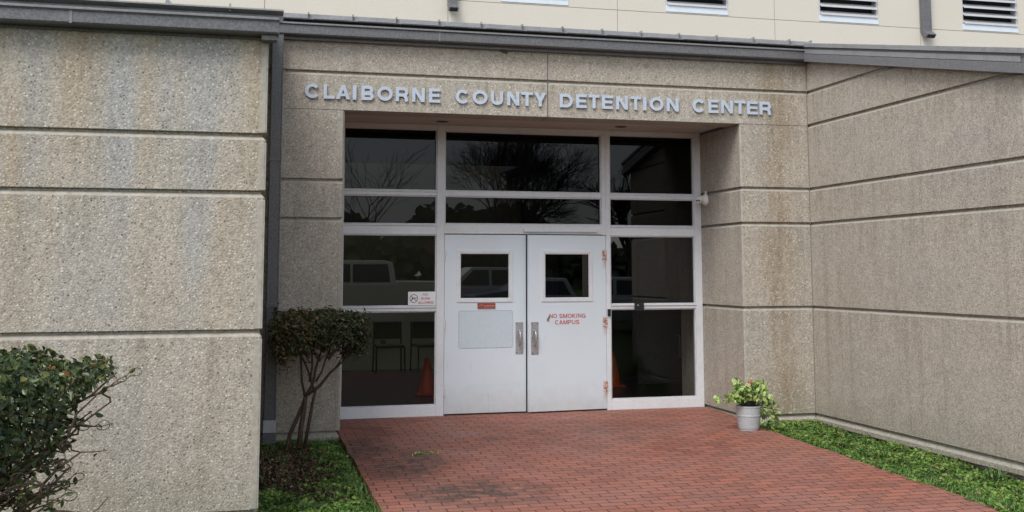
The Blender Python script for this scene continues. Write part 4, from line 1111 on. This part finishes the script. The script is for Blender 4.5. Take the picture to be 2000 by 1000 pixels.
for i in range(46):
    a = r.uniform(0, 6.28); out_ = r.uniform(.04, .25); rise = r.uniform(.05, .27)*(1-out_*.6); 
    if i < 5: a = r.uniform(-.6, .2); out_ = r.uniform(.26, .34); rise = .09
    if i in (10, 11, 12, 13, 14, 15): a = r.uniform(-.9, .35); out_ = r.uniform(.24, .36); rise = -.10
    if 5 <= i < 9: a = 3.1+r.uniform(-.5, .5); out_ = r.uniform(.24, .36); rise = .19
    e = Vector((px_+math.cos(a)*out_, py_+math.sin(a)*out_*.85, pz_+.26+rise-(out_ > .24)*.10))
    s_ = Vector((px_+math.cos(a)*.05, py_+math.sin(a)*.05, pz_+.23)); mid = s_.lerp(e, .5)+Vector((0, 0, .09+.1*out_))
    pts = [s_.lerp(mid, t_)*(1-t_)+mid.lerp(e, t_)*t_ for t_ in (0, .25, .5, .75, 1)]
    mb.tube(pts, [.0045, .004, .0035, .003, .002], 5)
    for q in pts[2:]:
        for _ in range(2): lp.append(tuple(q+Vector((r.gauss(0, .028), r.gauss(0, .028), r.gauss(0, .026))))); d_ = q-Vector((px_, py_, pz_+.2)); ln.append((d_.x*2, d_.y*2-.5, .7))
mb.build('stems', mat('green_stem', (.07, .13, .03), .6), PP)
leaves_mesh('leaves', lp, ln, .078, .60, M['pothos'], PP, 15, .95)
mb = MB(); q = (px_-.0, py_-.06, pz_+.50)
mb.lathe(q, [(.004, -.03), (.022, -.01), (.026, .012), (.018, .03), (.004, .034)], 9); rl = mb.build('bud', M['redleaf'], PP); rl['label'] = 'reddish new leaf at the top'

# ------------------------------------------------------------------ what the glass mirrors: trees, vehicles
def bare_tree(x, y, h, seed, lab, spread=.55, levels=6, trunk=.22, fork=.22):
    r = random.Random(seed); t = thing('bare_tree', (x, y, gz(y)), lab, 'tree')
    T = MB(); Bm = MB()
    def grow(p, d, L, rad, lv):
        n_ = 3 if lv > 2 else 4; pts = [p]; q = p
        for i in range(n_):
            d = (d+Vector((r.gauss(0, .10), r.gauss(0, .10), r.gauss(.03, .06)))).normalized(); q = q+d*(L/n_); pts.append(q)
        (T if lv == 0 else Bm).tube(pts, [rad*(1-.35*i/n_) for i in range(n_+1)], 7 if lv < 2 else (4 if lv < 4 else 3), caps=False)
        if lv >= levels: return
        k_ = r.choice((3, 4)) if lv else 5
        for i in range(k_):
            a = Vector((r.gauss(0, 1), r.gauss(0, 1), r.gauss(0, .35))); a = (a-d*a.dot(d)).normalized()
            grow(pts[-1] if i < 2 else pts[-2], (d+a*spread*r.uniform(.6, 1.35)).normalized(), L*r.uniform(.62, .86), rad*.6, lv+1)
    grow(Vector((x, y, gz(y)-.1)), Vector((0, 0, 1)), h*fork, trunk, 0)
    T.build('trunk', M['tree_bark'], t, smooth=True, fixn=False); Bm.build('branches', M['tree_bark'], t, smooth=True, fixn=False)
bare_tree(14.6, -47.5, 16.5, 3, 'wide bare-branched tree across the parking lot, mirrored in the centre window', .56, 7, .19, .18)
bare_tree(8.7, -58, 10.5, 12, 'tall thin bare tree mirrored in the upper left window', .6, 4, .09, .34)
bare_tree(24, -52, 12, 9, 'bare tree mirrored at the right of the centre window', .6, 5, .26)
# far wood line
g = np.random.default_rng(90); n = 26000
a = g.uniform(-110, 150, n); top = 5.2+1.6*np.sin(a*.11)+1.2*np.sin(a*.31+1)+.8*np.sin(a*.83)
hh = g.random(n)**.7*top; p = np.stack([a, -84+g.normal(0, 2.5, n), .1+hh], 1)
leaves_mesh('wood', p, np.tile([0, 1., .5], (n, 1)), 1.3, .8, M['leaf_big'], None, 91, .8, props=dict(label='dark far-off line of woodland behind the parking lot', category='wood', kind='stuff'))

def vehicle(name, lab, cat, loc, rz, prof, cabin, wins, wheels, W, colour):
    t = thing(name, loc, lab, cat); x, y, z = loc
    def P(pts): return [(x+a, z+b) for a, b in pts]
    pm = mat(name+'_paint', colour, .3); gm = mat(name+'_glass', (.01, .01, .012), .1)
    mb = MB(); mb.prism(P(prof), 1, y-W/2, y+W/2); mb.build('body', pm, t, bevel=.05)
    mb = MB(); n_ = len(cabin); sh = .14
    lo = min(b for a, b in cabin); hi = max(b for a, b in cabin)
    vs = []
    for s in (-1, 1):
        for a_, b_ in cabin: vs.append((x+a_, y+s*(W/2-.03-sh*(b_-lo)/(hi-lo)), z+b_))
    mb.add(vs, [tuple(range(n_-1, -1, -1)), tuple(range(n_, 2*n_))]+[(i, (i+1) % n_, (i+1) % n_+n_, i+n_) for i in range(n_)]); cb = mb.build('cabin', pm, t, bevel=.04)
    for poly in wins:
        for s in (-1, 1):
            mb = MB(); vv = [(x+a_, y+s*(W/2-.03-sh*(b_-lo)/(hi-lo)+.004), z+b_) for a_, b_ in poly]; v2 = [(a_, b_-s*.02, c_) for a_, b_, c_ in vv]; k_ = len(poly)
            mb.add(vv+v2, [tuple(range(k_)), tuple(range(2*k_-1, k_-1, -1))]+[(i, i+k_, (i+1) % k_+k_, (i+1) % k_) for i in range(k_)]); mb.build('side_window', gm, cb)
    for wx, R in wheels:
        for s in (-1, 1):
            c = (x+wx, y+s*(W/2-.10), z+R)
            mb = MB(); mb.lathe(c, [(R*.62, .11), (R*.9, .12), (R, .08), (R, -.08), (R*.9, -.12), (R*.62, -.11)], 28, axis='y'); wo = mb.build('wheel', mat('tyre', (.02, .02, .02), .8), t)
            mb = MB(); mb.lathe((c[0], c[1]+s*.09, c[2]), [(R*.6, -.02), (R*.6, .02), (R*.2, .03), (R*.12, .04)], 10, axis='y'); mb.build('rim', M['steel'], wo)
    t.rotation_euler.z = rz
    return t
# the pickup stands parallel to the facade with its nose to the left in the mirror image
tx, ty = 3.6, -21.6
vehicle('pickup_truck', 'tan crew-cab pickup parked across the lot, mirrored in the left window', 'pickup', (tx, ty, gz(ty)), 0,
        [(-3.0, .45), (2.9, .45), (2.95, 1.28), (1.35, 1.30), (1.30, 1.22), (-1.3, 1.20), (-2.85, 1.12), (-3.0, .95)],
        [(-1.35, 1.19), (1.32, 1.19), (1.20, 1.88), (.95, 1.94), (-.45, 1.94)],
        [[(-1.0, 1.26), (-.12, 1.26), (-.12, 1.82), (-.42, 1.82)], [(-.04, 1.26), (1.12, 1.26), (1.04, 1.82), (-.04, 1.82)]], [(-2.1, .40), (2.0, .40)], 1.95, (.78, .74, .60))
vehicle('parked_suv', 'pale sport utility car standing behind the pickup in the lot', 'car', (8.4, -24.3, gz(-24)), R_(0),
        [(-2.3, .4), (2.3, .4), (2.35, 1.05), (-1.2, 1.08), (-2.2, 1.0), (-2.35, .8)], [(-1.3, 1.07), (2.25, 1.05), (2.05, 1.72), (-.5, 1.74)],
        [[(-.95, 1.12), (.1, 1.12), (.1, 1.64), (-.45, 1.64)], [(.2, 1.12), (1.1, 1.12), (1.1, 1.64), (.2, 1.64)], [(1.2, 1.12), (2.05, 1.12), (1.95, 1.62), (1.2, 1.64)]], [(-1.5, .36), (1.5, .36)], 1.85, (.5, .5, .5))
vehicle('parked_car', 'dark blue car parked side-on, mirrored in the left door window', 'car', (9.6, -20.8, gz(-20)), R_(180),
        [(-2.3, .35), (2.3, .35), (2.35, .85), (1.4, .98), (-1.3, 1.0), (-2.3, .92)], [(-1.6, .97), (1.3, .97), (.55, 1.42), (-.9, 1.44)],
        [[(-1.2, 1.02), (-.1, 1.02), (-.1, 1.36), (-.8, 1.36)], [(0, 1.02), (1.0, 1.02), (.5, 1.36), (0, 1.36)]], [(-1.45, .33), (1.45, .33)], 1.8, (.05, .07, .12))
vehicle('parked_hatchback', 'silver car parked nearest the path, mirrored in the right-hand windows', 'car', (10.0, -11.5-4.3, gz(-15)), R_(12),
        [(-2.2, .35), (2.2, .35), (2.25, .98), (-1.0, 1.05), (-2.1, .95), (-2.25, .75)], [(-1.15, 1.04), (2.1, .97), (1.8, 1.55), (-.4, 1.58)],
        [[(-.8, 1.09), (.3, 1.09), (.3, 1.48), (-.35, 1.48)], [(.4, 1.09), (1.9, 1.07), (1.7, 1.46), (.4, 1.48)]], [(-1.4, .36), (1.4, .36)], 1.8, (.42, .43, .45))
